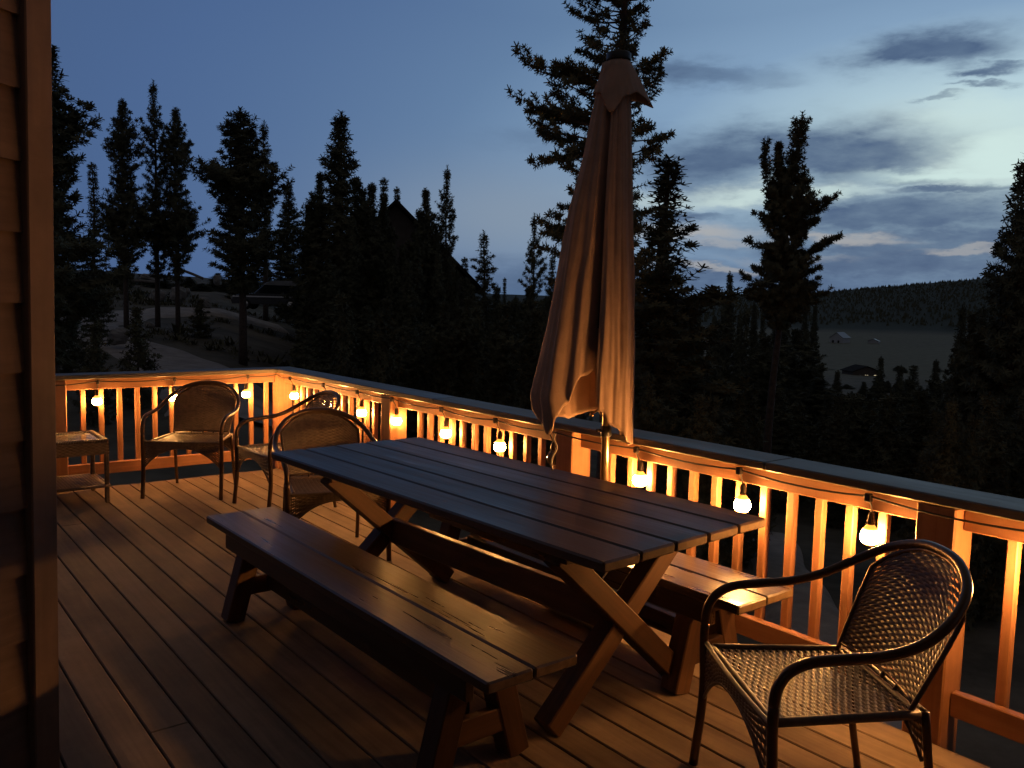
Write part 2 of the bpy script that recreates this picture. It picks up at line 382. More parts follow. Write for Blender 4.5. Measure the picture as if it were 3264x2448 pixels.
m_ = MB(); m_.beam(V((0, 0, 2.3))-wn*.13+wd*.06, V((0, 0, 2.3))-wn*3+wd*.06, .1, 5.3); m_.build('return_wall', M['siding'], cw)
bw = thing('cabin_wall', 'long unseen wall added behind the viewer to block sky light', 'wall', (0, 9.7, 0))  # out of view, added to block sky light from behind
m_ = MB(); m_.beam((-.3, .08, 1.6), (7, .08, 1.6), .14, 4.4); m_.build('siding', M['siding'], bw)
m_ = MB(); m_.beam((3.6, .2, 3.25), (3.6, -3.4, 3.05), 7, .12); m_.build('sky_block_roof', M['siding'], bw)  # unseen roof added overhead to keep sky light off the near deck

# ------------------------------------------------------------------ trestle table
tb = thing('trestle_table', 'long dark plank picnic table on X shaped trestle legs, in the middle of the deck', 'table', (.79, 4.24, 0), R_(3.1))
m_ = MB(); wdt = .9525/5
for i in range(5):
    x = -.476+wdt*(i+.5); e0 = rng.uniform(-.008, .008); e1 = rng.uniform(-.012, .008)
    m_.beam((x, -1.185+e0, .731), (x, 1.187+e1, .731), wdt-.009, .038, ch=.007, endmat=1)
m_.build('tabletop', [M['table'], M['end']], tb)
for ty in (-.77, .86):
    for sx in (1, -1):
        m_ = MB(); y = ty + (.012 if sx > 0 else -.012)
        d = V((-sx*.80, 0, -.71)).normalized()
        c = V((.0, y, .355))
        # legs cut level with the floor and the underside of the top
        half = .355/abs(d.z)
        p0 = c-d*(half-.04); p1 = c+d*(half-.036)
        m_.beam(p0, p1, .086, .086, up=(0, 1, 0), ch=.005, endmat=1); m_.build('leg', [M['leg'], M['end']], tb)
    m_ = MB(); m_.beam((-.40, ty+.075, .688), (.40, ty+.075, .688), .038, .046); m_.build('cleat', M['leg'], tb)
m_ = MB(); m_.beam((0, -.77, .355), (0, .86, .355), .04, .13, ch=.005); m_.build('stretcher', M['table'], tb)
m_ = MB(); m_.tube([(.02, .93, .71), (.10, .80, .46)], .003, 6); m_.build('brace_rod', M['chrome'], tb)

# ------------------------------------------------------------------ benches
def make_bench(label, loc, rz):
    t = thing('wooden_bench', label, 'bench', loc, rz, 'benches along the picnic table')
    m_ = MB()
    for i, x in enumerate((-.0925, .0925)):
        m_.beam((x, -1.18+rng.uniform(-.006, .006), .431), (x, 1.18+rng.uniform(-.008, .006), .431), .180, .038, ch=.006, endmat=1)
    m_.build('seat', [M['bench'], M['end']], t)
    for sx in (-1, 1):
        m_ = MB(); m_.beam((sx*.125, -1.02, .362), (sx*.125, 1.02, .362), .036, .098, ch=.004); m_.build('apron', M['bench'], t)
    for y in (-.86, .88):
        for sx in (-1, 1):
            m_ = MB(); m_.beam((sx*.172, y, .0), (sx*.062, y, .408), .088, .088, up=(0, 1, 0), ch=.005); m_.build('leg', [M['leg']], t)
        s = 1 if y > 0 else -1
        m_ = MB(); m_.beam((-.10, y+s*.022, .15), (.10, y+s*.022, .15), .036, .088); m_.build('cross_brace', M['leg'], t)
        m_ = MB(); m_.beam((-.10, y+s*.063, .37), (.10, y+s*.063, .37), .036, .076); m_.build('cleat', M['leg'], t)
    m_ = MB(); m_.beam((0, -.81, .19), (0, .83, .19), .038, .088); m_.build('stretcher', M['bench'], t)
    return t
make_bench('dark plank bench on the near side of the picnic table, top in shadow', (1.461, 4.237, 0), R_(.9))
make_bench('plank bench between the picnic table and the long railing, its end glowing in lamplight', (.292, 4.262, 0), R_(.3))

# ------------------------------------------------------------------ wicker chairs
def make_chair():
    t = thing('wicker_chair', '', 'chair')
    def Pseat(u, v):
        w = .455+.06*v; x = -.215+.44*v; s = 2*u-1
        return V((x, s*w/2, .432-.012*(1-s*s)*math.sin(math.pi*v))), V((0, 0, 1))
    m_ = MB(); m_.weave(Pseat, 20, 38, .0054, .0035)
    def rim(P, a, b, n=10, r=.010):
        m_.tube([P(a[0]+(b[0]-a[0])*k/n, a[1]+(b[1]-a[1])*k/n)[0] for k in range(n+1)], r, 8)
    rim(Pseat, (0, 1), (1, 1)); rim(Pseat, (0, 0), (1, 0)); rim(Pseat, (0, 0), (0, 1), r=.014); rim(Pseat, (1, 0), (1, 1), r=.014)
    m_.build('seat', M['wicker'], t)
    def Pback(u, v):
        s = 2*u-1; Hh = .365*(1-.30*abs(s)**2.6); z = .458+v*Hh; k = (z-.458)/.365
        w = .445+.05*math.sin(min(1, k*1.3)*math.pi/2)
        x = -.235-.155*k+.035*s*s
        return V((x, s*w/2, z)), V((.97, 0, .24)).normalized()
    m_ = MB(); m_.weave(Pback, 20, 38, .0054, .0035)
    m_.build('backrest', M['wicker'], t)
    m_ = MB()
    edge = [Pback(0, k/10)[0] for k in range(11)]+[Pback(k/16, 1)[0] for k in range(1, 16)]+[Pback(1, 1-k/10)[0] for k in range(11)]
    m_.tube([edge[0]+V((.012, 0, -.03))]+edge+[edge[-1]+V((.012, 0, -.03))], .008, 8)
    m_.tube([Pback(k/8, 0)[0] for k in range(9)], .007, 6)
    for u in (.3, .5, .7):
        p = Pback(u, 1)[0]; m_.tube([p, p+V((-.01, 0, .028))], .008, 6)
        p = Pback(u, 0)[0]; m_.tube([p, p+V((.02, 0, -.035))], .008, 6)
    m_.build('back_frame', M['tube'], t)
    for fr, xx in (('front_skirt', .238), ('rear_skirt', -.235)):
        hw_ = .288 if xx > 0 else .225
        def Psk(u, v, xx=xx, hw_=hw_):
            s = 2*u-1; dep = .045+(.15 if xx > 0 else .10)*abs(s)**2.3
            return V((xx+(.012*(1-s*s) if xx > 0 else 0), s*hw_, .436-dep*(1-v))), V((1 if xx > 0 else -1, 0, 0))
        m_ = MB(); m_.weave(Psk, 24, 11, .0062, .003); m_.tube([Psk(k/20, 0)[0] for k in range(21)], .006, 6); m_.tube([Psk(k/20, 1)[0] for k in range(21)], .009, 6)
        m_.build(fr, M['wicker'], t)
    hoop = [(.262, -.298, 0), (.238, -.298, .25), (.243, -.298, .48), (.225, -.302, .575), (.16, -.308, .622), (.05, -.312, .634), (-.06, -.312, .642), (-.165, -.305, .67), (-.262, -.277, .725), (-.338, -.215, .785), (-.382, -.112, .828), (-.392, 0, .84)]
    hoop = hoop + [(x, -y, z) for x, y, z in hoop[-2::-1]]
    sp = spline(hoop, 7); n = len(sp)
    for rngs in ((0, 15), (n-16, n-1)):
        m_ = MB(); m_.tube(sp[rngs[0]:rngs[1]+1], .0155, 10); m_.build('leg', M['tube'], t)
    m_ = MB(); m_.tube(sp[15:n-15], .0155, 10); m_.build('armrest_hoop', M['tube'], t)
    for sy in (-1, 1):
        m_ = MB(); m_.tube(spline([(-.30, sy*.24, 0), (-.262, sy*.235, .2), (-.232, sy*.229, .44)], 4), .0125, 8); m_.build('leg', M['tube'], t)
    return t
ch = make_chair()
for i, (x, y, a, lab) in enumerate([
    (.772, 5.945, -33, 'bronze tube wicker armchair at lower right, nearest the viewer, empty'),
    (.927, .532, 53.3, 'wicker armchair facing the viewer beside the small side table, back to the short railing'),
    (.525, 1.365, 2, 'wicker armchair seen side on in the deck corner, against the lit corner post'),
    (.768, 2.64, 76, 'wicker armchair drawn up to the far end of the picnic table, partly hidden by it')]):
    c = ch if i == 0 else copy_tree(ch)
    c.location = (x, y, 0); c.rotation_euler = (0, 0, R_(a)); tag(c, lab, 'chair', 'wicker armchairs on the deck')

# ------------------------------------------------------------------ side table
st = thing('side_table', 'small square wicker side table with a pale glass top and a lower shelf', 'side table', (1.80, .325, 0))
h = .245; zt = .475
m_ = MB(); m_.box((-h+.04, -h+.04, zt-.012), (h-.04, h-.04, zt-.004), ch=.002); m_.build('glass_top', M['glass'], st)
m_ = MB()
for a, b in (((-h, -h), (h, -h)), ((h, -h), (h, h)), ((h, h), (-h, h)), ((-h, h), (-h, -h))):
    a, b = V(a+(zt,)), V(b+(zt,)); n = 46; d = (b-a).normalized(); nn = V((-d.y, d.x, 0))
    for k in range(n):
        p = a+d*(b-a).length*(k+.5)/n; m_.tube([p+nn*.0+V((0, 0, -.012)), p+nn*.004+V((0, 0, .004)), p+nn*.022+V((0, 0, .006)), p+nn*.042+V((0, 0, -.004))], .0046, 5)
m_.build('rim', M['wicker'], st)
m_ = MB()
for a, b in (((-h, -h), (h, -h)), ((h, -h), (h, h)), ((h, h), (-h, h)), ((-h, h), (-h, -h))):
    a, b = V(a+(0,)), V(b+(0,)); d = (b-a).normalized(); nn = V((d.y, -d.x, 0))
    m_.weave(lambda u, v: (a.lerp(b, u)+V((0, 0, zt-.105+.09*v)), nn), 20, 8, .0062, .003)
m_.build('apron', M['wicker'], st)
for sx in (-1, 1):
    for sy in (-1, 1):
        m_ = MB(); m_.beam((sx*(h-.015), sy*(h-.015), 0), (sx*(h-.015), sy*(h-.015), zt-.01), .032, .032, up=(1, 0, 0), ch=.006); m_.build('leg', M['wicker'], st)
m_ = MB(); m_.weave(lambda u, v: (V((-h+2*h*u, -h+2*h*v, .135)), V((0, 0, 1))), 22, 40, .0058, .003)
for s in (-1, 1): m_.tube([(-h, s*h, .13), (h, s*h, .13)], .012, 6); m_.tube([(s*h, -h, .13), (s*h, h, .13)], .012, 6)
m_.build('shelf', M['wicker'], st)

# ------------------------------------------------------------------ umbrella
UX, UY = .075, 4.305
ub = thing('patio_umbrella', 'tall closed tan patio umbrella with its canvas hanging in folds', 'umbrella', (UX, UY, 0))
La = -V((Rv.x, Rv.y, 0)).normalized(); Lb = -Fh
def lerp_tab(t, tab):
    for (a, va), (b, vb) in zip(tab, tab[1:]):
        if t <= b:
            k = (t-a)/(b-a) if b > a else 0; k = max(0, min(1, k)); return va+(vb-va)*k
    return tab[-1][1]
def smooth_tab(t, tab):
    for (a, va), (b, vb) in zip(tab, tab[1:]):
        if t <= b:
            k = (t-a)/(b-a); k = max(0, min(1, k)); k = k*k*(3-2*k); return va+(vb-va)*k
    return tab[-1][1]
RL = [(.9, .345), (1.0, .36), (1.11, .378), (1.23, .351), (1.46, .302), (1.78, .251), (2.03, .213), (2.3, .15), (2.59, .10), (2.73, .075)]
RR = [(.88, .122), (1.24, .119), (1.7, .107), (2.1, .085), (2.37, .07), (2.5, .066), (2.73, .045)]
RF = [(.88, .20), (1.3, .20), (1.7, .17), (2.2, .125), (2.5, .09), (2.73, .06)]
HEM = [(0, 1.03), (22, .925), (38, 1.09), (49, 1.22), (57, 1.33), (64, 1.22), (74, 1.06), (95, .98), (125, .90), (142, .877), (160, .92), (185, .91), (215, 1.02), (245, .99), (265, .965), (290, 1.02), (318, .97), (335, .985), (360, 1.03)]
FOLD = [(0, 0), (14, .04), (24, 0.0), (36, .16), (47, .10), (56, .80), (60, .80), (68, .06), (80, 0), (96, .05), (110, .0), (121, .14), (129, .0), (140, .17), (149, .0), (160, .15), (172, 0), (192, .35), (210, 0), (232, .45), (258, 0), (285, .5), (312, .1), (330, .3), (345, .05), (360, 0)]
def canopy():
    nA, nZ = 180, 70; vs, fs = [], []
    for j in range(nZ+1):
        t = j/nZ
        for i in range(nA):
            ph = 360*i/nA; c, s = math.cos(R_(ph)), math.sin(R_(ph))
            zh = smooth_tab(ph, HEM); z = 2.725+(zh-2.725)*t
            rl, rr, rf = lerp_tab(z, RL), lerp_tab(z, RR), lerp_tab(z, RF)
            r = (rl if c > 0 else rr)*c*c+rf*s*s
            fd = smooth_tab(ph, FOLD)
            r *= 1-fd*min(1, .30+.75*t)
            cph = V((math.cos(R_(ph))*3.2, math.sin(R_(ph))*3.2, z*.8)); cp2 = V((math.cos(R_(ph))*8, math.sin(R_(ph))*8, z*1.3+4))
            wv = mnoise.noise(cph)*.016-abs(mnoise.noise(cp2))*.020+.006+mnoise.noise(cp2*1.7+V((0, 0, z*2)))*.004
            r = max(.028, r+wv*(.3+t))
            p = La*(r*c)+Lb*(r*s); vs.append(V((p.x, p.y, z)))
    for j in range(nZ):
        for i in range(nA):
            k = (i+1) % nA; fs.append((j*nA+i, (j+1)*nA+i, (j+1)*nA+k, j*nA+k))
    return vs, fs
m_ = MB(); vs, fs = canopy(); m_.add(vs, fs, smooth=True)
cn = m_.build('canopy', M['cloth'], ub); sd = cn.modifiers.new('thick', 'SOLIDIFY'); sd.thickness = .003
VH = [(0, 2.585), (35, 2.57), (70, 2.47), (105, 2.55), (140, 2.575), (180, 2.52), (205, 2.56), (250, 2.58), (300, 2.5), (330, 2.56), (360, 2.585)]
VR = [(0, .108), (35, .10), (70, .115), (105, .095), (140, .10), (180, .165), (205, .10), (250, .10), (300, .13), (330, .1), (360, .108)]
m_ = MB(); vs, fs = [], []; nA, nZ = 120, 16
for j in range(nZ+1):
    t = j/nZ
    for i in range(nA):
        ph = 360*i/nA; zh = smooth_tab(ph, VH); r = .052+(smooth_tab(ph, VR)+.012-.052)*t**.9
        r += .008*t*mnoise.noise(V((ph*.1, t*2, 5)))
        p = La*(r*math.cos(R_(ph)))+Lb*(r*math.sin(R_(ph))); vs.append(V((p.x, p.y, 2.738+(zh-2.738)*t)))
for j in range(nZ):
    for i in range(nA):
        k = (i+1) % nA; fs.append((j*nA+i, (j+1)*nA+i, (j+1)*nA+k, j*nA+k))
m_.add(vs, fs, smooth=True); vn = m_.build('vent_flap', M['cloth'], ub); sd = vn.modifiers.new('thick', 'SOLIDIFY'); sd.thickness = .003
m_ = MB(); m_.tube([(0, 0, .02), (0, 0, 2.74)], .0205, 16); m_.build('pole', M['pole'], ub)
m_ = MB(); m_.lathe([(.058, 2.735), (.060, 2.742), (.060, 2.768), (.054, 2.774), (.02, 2.776)], 20); m_.build('finial', M['black'], ub)
m_ = MB(); m_.lathe([(.023, .905), (.028, .91), (.028, .955), (.023, .96)], 16); m_.tube([La*.028+V((0, 0, .935)), La*.05+V((0, 0, .935))], .008, 8); m_.build('collar', M['black'], ub)
m_ = MB(); q = V((0, 0, 1.08)); m_.lathe([(.022, 1.05), (.03, 1.055), (.03, 1.11), (.022, 1.12)], 12); m_.tube([q+Lb*.03, q+Lb*.085], .008, 8); m_.tube([q+Lb*.085, q+Lb*.085+La*.085+V((0, 0, -.05))], .006, 8); m_.tube([q+Lb*.085+La*.085+V((0, 0, -.05)), q+Lb*.125+La*.085+V((0, 0, -.05))], .009, 8); m_.build('crank_handle', M['pole'], ub)
for k in range(8):
    a = R_(45*k+12); d = La*math.cos(a)+Lb*math.sin(a); rr = .055 if math.cos(a) < 0.3 else .12
    m_ = MB(); m_.tube([V((0, 0, 2.6))+d*.02, V((0, 0, 1.45))+d*rr], .006, 6); m_.build('rib', M['black'], ub)
m_ = MB(); p = La*.262+Lb*.11
m_.tube(spline([V((p.x, p.y, .93)), V((p.x, p.y, .90))+La*.004, V((p.x, p.y, .86))-La*.012, V((p.x, p.y, .80))+La*.012, V((p.x, p.y, .70))], 5), .0045, 6); m_.build('tie_strap', M['strap'], ub)
m_ = MB(); m_.box((-.085, -.215, .003), (.225, .215, .07), ch=.02)
for k in range(6): m_.box((-.07, -.18+.065*k, .07), (.21, -.145+.065*k, .078), ch=.003)
m_.lathe([(.045, .07), (.04, .09), (.03, .2), (.026, .2)], 14)
o = m_.build('umbrella_base', M['base']); o.location = (UX, UY, 0); tag(o, 'pale ribbed umbrella base on the boards under the far bench', 'umbrella base')

# ------------------------------------------------------------------ terrain
RK = [0, 8, 15, 30, 40, 55, 65, 80, 120, 200, 300, 600, 900, 1300, 1600, 4000, 9000]
TZ = [(-2500, [-2.6, -2.6, -2.3, -1.2, -.6, .4, 1.0, 2.2, 4, 6, 8, 10, 10, 10, 10, 10, 10]),
      (300, [-2.6, -2.6, -2.3, -1.2, -.6, .4, 1.0, 2.2, 4, 6, 8, 10, 10, 10, 10, 10, 10]),
      (700, [-2.6, -2.6, -2.3, -1.4, -.9, .1, .7, 1.8, 3.5, 5, 6, 6, 6, 6, 6, 6, 6]),
      (1000, [-2.7, -2.8, -2.8, -2.4, -2.0, -1.5, -1, -.5, 0, 0, -1, -5, -8, -8, -8, 10, 10]),
      (1350, [-2.8, -3, -3.3, -4, -4.5, -5, -5.5, -6, -8, -12, -18, -22, -22, -18, -10, 38, 38]),
      (2100, [-2.8, -3, -3.5, -5, -6, -7, -8, -9, -12, -16, -19, -19, -17, 0, 16, 28, 28]),
      (2600, [-2.8, -3, -3.4, -5, -6, -7.5, -8.5, -10, -13, -17, -19, -19, -17, 10, 30, 30, 30]),
      (3264, [-2.8, -3, -3.4, -5, -6, -7.5, -8.5, -10, -13, -17, -19, -19, -15, 32, 64, 64, 64]),
      (5600, [-2.8, -3, -3.4, -5, -6, -7.5, -8.5, -10, -13, -17, -19, -19, -15, 40, 80, 80, 80])]
TZ = [(math.atan((u-1632)/FPX), z) for u, z in TZ]
AF = math.atan2(Fh.y, Fh.x)
def terrain(x, y):
    dx, dy = x-CAM.x, y-CAM.y; r = math.hypot(dx, dy)
    az = AF-math.atan2(dy, dx)
    az = (az+math.pi) % (2*math.pi)-math.pi
    az = max(TZ[0][0], min(TZ[-1][0], az))
    def zr(tab):
        for i in range(len(RK)-1):
            if r <= RK[i+1]:
                k = (r-RK[i])/(RK[i+1]-RK[i]); return tab[i]+(tab[i+1]-tab[i])*k
        return tab[-1]
    z = zr(TZ[-1][1])
    for (a, ta), (b, tb_) in zip(TZ, TZ[1:]):
        if az <= b:
            k = (az-a)/(b-a); z0, z1 = zr(ta), zr(tb_); z = z0+(z1-z0)*k; break
    am = min(.25, .006*r) if r < 900 else 1.5
    return z+am*mnoise.noise(V((x*.13, y*.13, 0)))
mb = MB(); NA = 288; rings = [0.01, 4, 7, 10, 13, 16, 19, 22, 25, 28, 31, 34, 37, 40, 44, 48, 52, 56, 60, 65, 70, 76, 84, 95, 110, 130, 160, 200, 250, 300, 380, 480, 600, 750, 900, 1000, 1100, 1200, 1300, 1400, 1500, 1600, 2500, 4000, 9000]
vs, fs, md, hl = [], [], [], []
angs = [R_(-60+120*i/200) for i in range(201)]+[R_(60+240*i/88) for i in range(1, 88)]
NA = len(angs)
for r in rings:
    for a in angs:
        x, y = CAM.x+r*math.cos(AF-a), CAM.y+r*math.sin(AF-a); vs.append((x, y, terrain(x, y)))
        u = 1632+FPX*math.tan(max(-1.2, min(1.2, a)))
        m = 1 if (290 < r < 880 and u > 1950 and abs(a) < 1.2) else 0
        m *= .5+.9*mnoise.noise(V((x*.008, y*.008, 4))) if m else 0
        md.append(max(0, min(1, m+(.55 if m else 0)))); hl.append(1.0 if r > 870 else 0.0)
for j in range(len(rings)-1):
    for i in range(NA):
        k = (i+1) % NA; fs.append((j*NA+i, j*NA+k, (j+1)*NA+k, (j+1)*NA+i))
mb.add(vs, fs, smooth=True); g = mb.build('ground', M['ground']); tag(g, kind='structure')
a = g.data.attributes.new('meadow', 'FLOAT', 'POINT'); a.data.foreach_set('value', md)
a = g.data.attributes.new('hillside', 'FLOAT', 'POINT'); a.data.foreach_set('value', hl)

def strip(name, pts, w, mat, lift=.05):
    P = spline([V((*spot(u, r), 0)) for u, r in pts], 14); m_ = MB(); vs, fs = [], []; n = 9
    for i, p in enumerate(P):
        t = (P[min(i+1, len(P)-1)]-P[max(i-1, 0)]).normalized(); s = V((-t.y, t.x, 0))
        ww = w*(1+.25*mnoise.noise(p*.2))
        for k in range(n):
            e = k/(n-1)-.5; q = p+s*(ww*e+(.5*mnoise.noise(p*.45+V((0, 0, 7 if e > 0 else 3))) if abs(e) > .3 else 0)*w*.22); vs.append((q.x, q.y, terrain(q.x, q.y)+(lift if abs(e) < .3 else (lift*.5 if abs(e) < .45 else -.15))))
    for i in range(len(P)-1):
        for k in range(n-1): fs.append((i*n+k, i*n+k+1, (i+1)*n+k+1, (i+1)*n+k))
    m_.add(vs, fs, smooth=True); o = m_.build(name, mat); tag(o, kind='structure'); return o
DRIVE_PTS = [(760, 24), (690, 28), (590, 34), (470, 38), (330, 40), (240, 43), (260, 49), (380, 54), (520, 57), (700, 59), (900, 60)]
DRIVE = spline([V((*spot(u, r), 0)) for u, r in DRIVE_PTS], 4)
strip('driveway', DRIVE_PTS, 4.6, M['gravel'], .12)
strip('gravel_path', [(2880, 9.0), (2760, 10.5), (2660, 13), (2560, 16.5), (2480, 22)], 1.5, M['gravel'], .12)

# ------------------------------------------------------------------ trees
def conifer(seed, H=10.0, R=1.2, base=.2, dens=1.0, tuft=.16, prof='cone', up=.3, gap=.25, needles=7, twigs=2, lean=(0, 0), start=.28, step=.5, skew=0, leaders=(), limbs=(), dz=1.0, low=None):
    """trunk with whorls of upswept branches; every branch carries bottle brush fingers of needles"""
    q = random.Random(seed); cr = MB(); tr = MB(); hr = H*.0105+.02
    tp = [V((math.sin(k*.9+seed)*.03*k/6+lean[0]*(k/10)**2, math.cos(k*1.3+seed)*.03*k/6+lean[1]*(k/10)**2, H*k/10)) for k in range(11)]
    tr.tube(tp, [hr*(1-.093*k)+.006 for k in range(11)], 8)
    def axis(z):
        k = max(0, min(9.999, z/H*10)); i = int(k); return tp[i].lerp(tp[i+1], k-i)
    tv, tf = [], []
    def brush(p, d, ln):
        d = d.normalized(); s = d.cross(V((0, 0, 1))); s = s.normalized() if s.length > .01 else V((1, 0, 0)); u = s.cross(d)
        for k in range(needles):
            a = 2*math.pi*(k+q.random())/needles; o = s*math.cos(a)+u*math.sin(a)
            nd_ = (d*q.uniform(.1, .9)+o).normalized(); tip = p+nd_*ln*q.uniform(.5, .95)
            wv = nd_.cross(d)
            wv = (wv.normalized() if wv.length > .01 else s)*ln*.11
            b = len(tv); tv.extend([p-wv, p+wv, tip+wv*.6, tip-wv*.6]); tf.append((b, b+1, b+2, b+3))
    def branch(o, a, l, rise, t, st=None):
        st = start if st is None else st
        d = V((math.cos(a), math.sin(a), 0)); n = max(2, int(l/(tuft*step))); side = d.cross(V((0, 0, 1))); wob = q.uniform(-.15, .15)
        curve = [o+d*l*(i/n)+side*(l*wob*math.sin(3*i/n))+V((0, 0, l*(-.16*(i/n)*(1-t)+rise*(i/n)**2))) for i in range(n+1)]
        if l > .22: tr.tube([curve[0], curve[n//3], curve[2*n//3], curve[-1]], [.010+.009*l, .008+.005*l, .007, .003], 4, cap=False)
        for i in range(1, n+1):
            f = i/n; dd = curve[i]-curve[i-1]
            if f >= st or l < tuft*2.5: brush(curve[i], dd, tuft*q.uniform(.8, 1.15))
            if twigs and l > .3 and f > st*.8 and q.random() < .42*twigs*step:
                for sgn in (-1, 1):
                    if q.random() < .25: continue
                    tl = l*.34*(1.2-f)*q.uniform(.5, 1.15)+tuft*.5; sd = (dd.normalized()*.65+side*sgn*.75+V((0, 0, q.uniform(-.15, .5)))).normalized()
                    m = max(2, int(tl/(tuft*step)))
                    if tl > .2: tr.tube([curve[i], curve[i]+sd*tl], [.006, .003], 3, cap=False)
                    for e in range(1, m+1):
                        if e/m > st*.9: brush(curve[i]+sd*tl*e/m, sd, tuft*q.uniform(.75, 1.1))
    z = H*base; sect = [q.uniform(.7, 1.25) for _ in range(7)]
    while z < H*.985:
        t = (z/H-base)/(1-base)
        if prof == 'cone': L = R*(1-t)**.85*min(1, .5+t*3.5)
        elif prof == 'column': L = R*min(1, (1-t)*2.4+.08)*min(1, .6+t*2)*(.82+.25*math.sin(t*19+seed))
        elif prof == 'spire': L = R*(max(0, 1-t/.55)*.75+.26*min(1, (1-t)*4+.15))
        elif prof == 'taper': L = R*min(1, (1-t)*1.2+.12)*min(1, .55+t*1.8)*(.80+.30*math.sin(t*15+seed))
        else: L = R*(min(1, (1-t)*1.7+.10))*min(1, .55+t*2.2)*(.78+.34*math.sin(t*13+seed))
        nbr = q.choice((5, 6, 7)) if dens >= 1 else q.choice((4, 4, 5))
        a0 = q.random()*6.28
        for k in range(nbr):
            a = a0+6.283*k/nbr+q.uniform(-.4, .4); l = L*q.uniform(.6, 1.1)*sect[int((a % 6.283)/6.283*7) % 7]*(1+skew*math.cos(a-math.pi-math.atan2(Rv.y, Rv.x)))
            if q.random() < gap*.6: l *= q.uniform(.35, .7)
            branch(axis(z), a, max(l, tuft*.8), up*(.8+.9*t)*q.uniform(.6, 1.3), t)
        z += q.uniform(.11, .20)*(1.25 if dens < 1 else 1)*dz*(1.1-.35*t)
    for zf, a, out_, rise, rr in leaders:
        o = axis(H*zf); P = spline([o, o+V((math.cos(a)*out_*.7, math.sin(a)*out_*.7, rise*.12)), o+V((math.cos(a)*out_, math.sin(a)*out_, rise*.55)), o+V((math.cos(a)*out_*1.04, math.sin(a)*out_*1.04, rise))], 8)
        tr.tube(P, [.03*(1-i/len(P))+.006 for i in range(len(P))], 5)
        for i, p in enumerate(P):
            if i < 5: continue
            brush(p, V((0, 0, 1)), tuft)
            for k in range(3):
                branch(p, q.random()*6.28, rr*q.uniform(.4, 1)*(1.15-i/len(P)), .8, .7)
    for zf, a, l, rise in limbs: branch(axis(H*zf), a, l, rise/l+.05, .6, .2); branch(axis(H*zf)+V((0, 0, .05)), a+.12, l*.8, rise/l, .6, .3)
    for k in range(4): brush(tp[-1]+V((0, 0, -.07*k)), V((0, 0, 1)), tuft)
    cr.add(tv, tf); return cr, tr
def variant(name, **kw):
    cr, tr = conifer(**kw); mt = M['needle'] if kw.get('seed', 0) % 2 else M['needle2']
    c = cr.build('crown', mt); t = tr.build('trunk', M['bark']); cm, tm = c.data, t.data
    H, R = kw.get('H', 10), kw.get('R', 1.2)
    bpy.data.objects.remove(c); bpy.data.objects.remove(t)
    return cm, tm, H, R
AZR = math.atan2(Rv.y, Rv.x)
def rgt(a): return AZR+R_(a)          # azimuth: 0 = to the right of the view, 180 = to its left
VAR = {
 'pineA': variant('a', seed=11, H=11, R=1.45, base=.12, tuft=.21, prof='round', up=.45),
 'pineB': variant('b', seed=23, H=11, R=1.4, base=.24, tuft=.185, prof='round', up=.35, gap=.4),
 'pineC': variant('c', seed=35, H=11, R=1.4, base=.22, tuft=.165, prof='taper', up=.4, gap=.5, dens=.9, start=.4),
 'pineD': variant('j', seed=17, H=11, R=1.5, base=.10, tuft=.2, prof='spire', up=.3),
 'blunt': variant('k', seed=29, H=11, R=1.25, base=.30, tuft=.21, prof='column', up=.5, limbs=[(.72, rgt(175), 2.5, .8), (.70, rgt(190), 2.0, .5)]),
 'spruceA': variant('d', seed=42, H=10, R=1.35, base=.06, tuft=.19, prof='cone', up=.2),
 'spruceB': variant('e', seed=56, H=10, R=.75, base=.12, tuft=.16, prof='cone', up=.15, dens=.8, gap=.4),
 'thin': variant('f', seed=63, H=10, R=.62, base=.3, tuft=.17, prof='column', up=.2, dens=.8, gap=.6),
 'young': variant('g', seed=77, H=3.2, R=.9, base=.04, tuft=.15, prof='cone', up=.45, twigs=1.5),
 'nearR': variant('h', seed=81, H=10.5, R=1.12, base=.53, tuft=.125, prof='taper', up=.40, gap=.12, twigs=3, needles=10, step=.42, lean=(math.cos(AZR)*.42, math.sin(AZR)*.42), leaders=[(.80, rgt(180), .60, 1.45, .34), (.85, rgt(176), .34, .85, .3)], limbs=[(.775, rgt(5), 1.15, .5), (.685, rgt(-5), 1.3, .58), (.70, rgt(185), .95, .2), (.76, rgt(170), .8, .25), (.62, rgt(10), .9, .1), (.60, rgt(176), .9, .1)], dz=.85),
 'nearL': variant('i', seed=95, H=8.5, R=.80, base=.25, tuft=.125, prof='cone', up=.55, gap=.25, needles=9, step=.45, limbs=[(.66, rgt(0), 1.05, .42)]),
}
def tree(u, v, hw, r, var, label=None, name='pine_tree', cat='tree', group=None, rz=None):
    u, v, hw = u*1.4756, v*1.4756, hw*1.4756
    x, y = spot(u, r); z0 = terrain(x, y)-.15; top = height_at(u, v, r)
    cm, tm, H, R = VAR[var]; sz = (top-z0)/H; sx = 1.2*hw*r/FPX/R
    t = thing(name, label, cat, (x, y, z0), rng.uniform(0, 6.28) if rz is None else rz, group)
    t.scale = (sx, sx, sz)
    for n, m in (('trunk', tm), ('crown', cm)):
        o = bpy.data.objects.new(n, m); COL.objects.link(o); o.parent = t
    return t
GL = 'conifers against the evening sky'
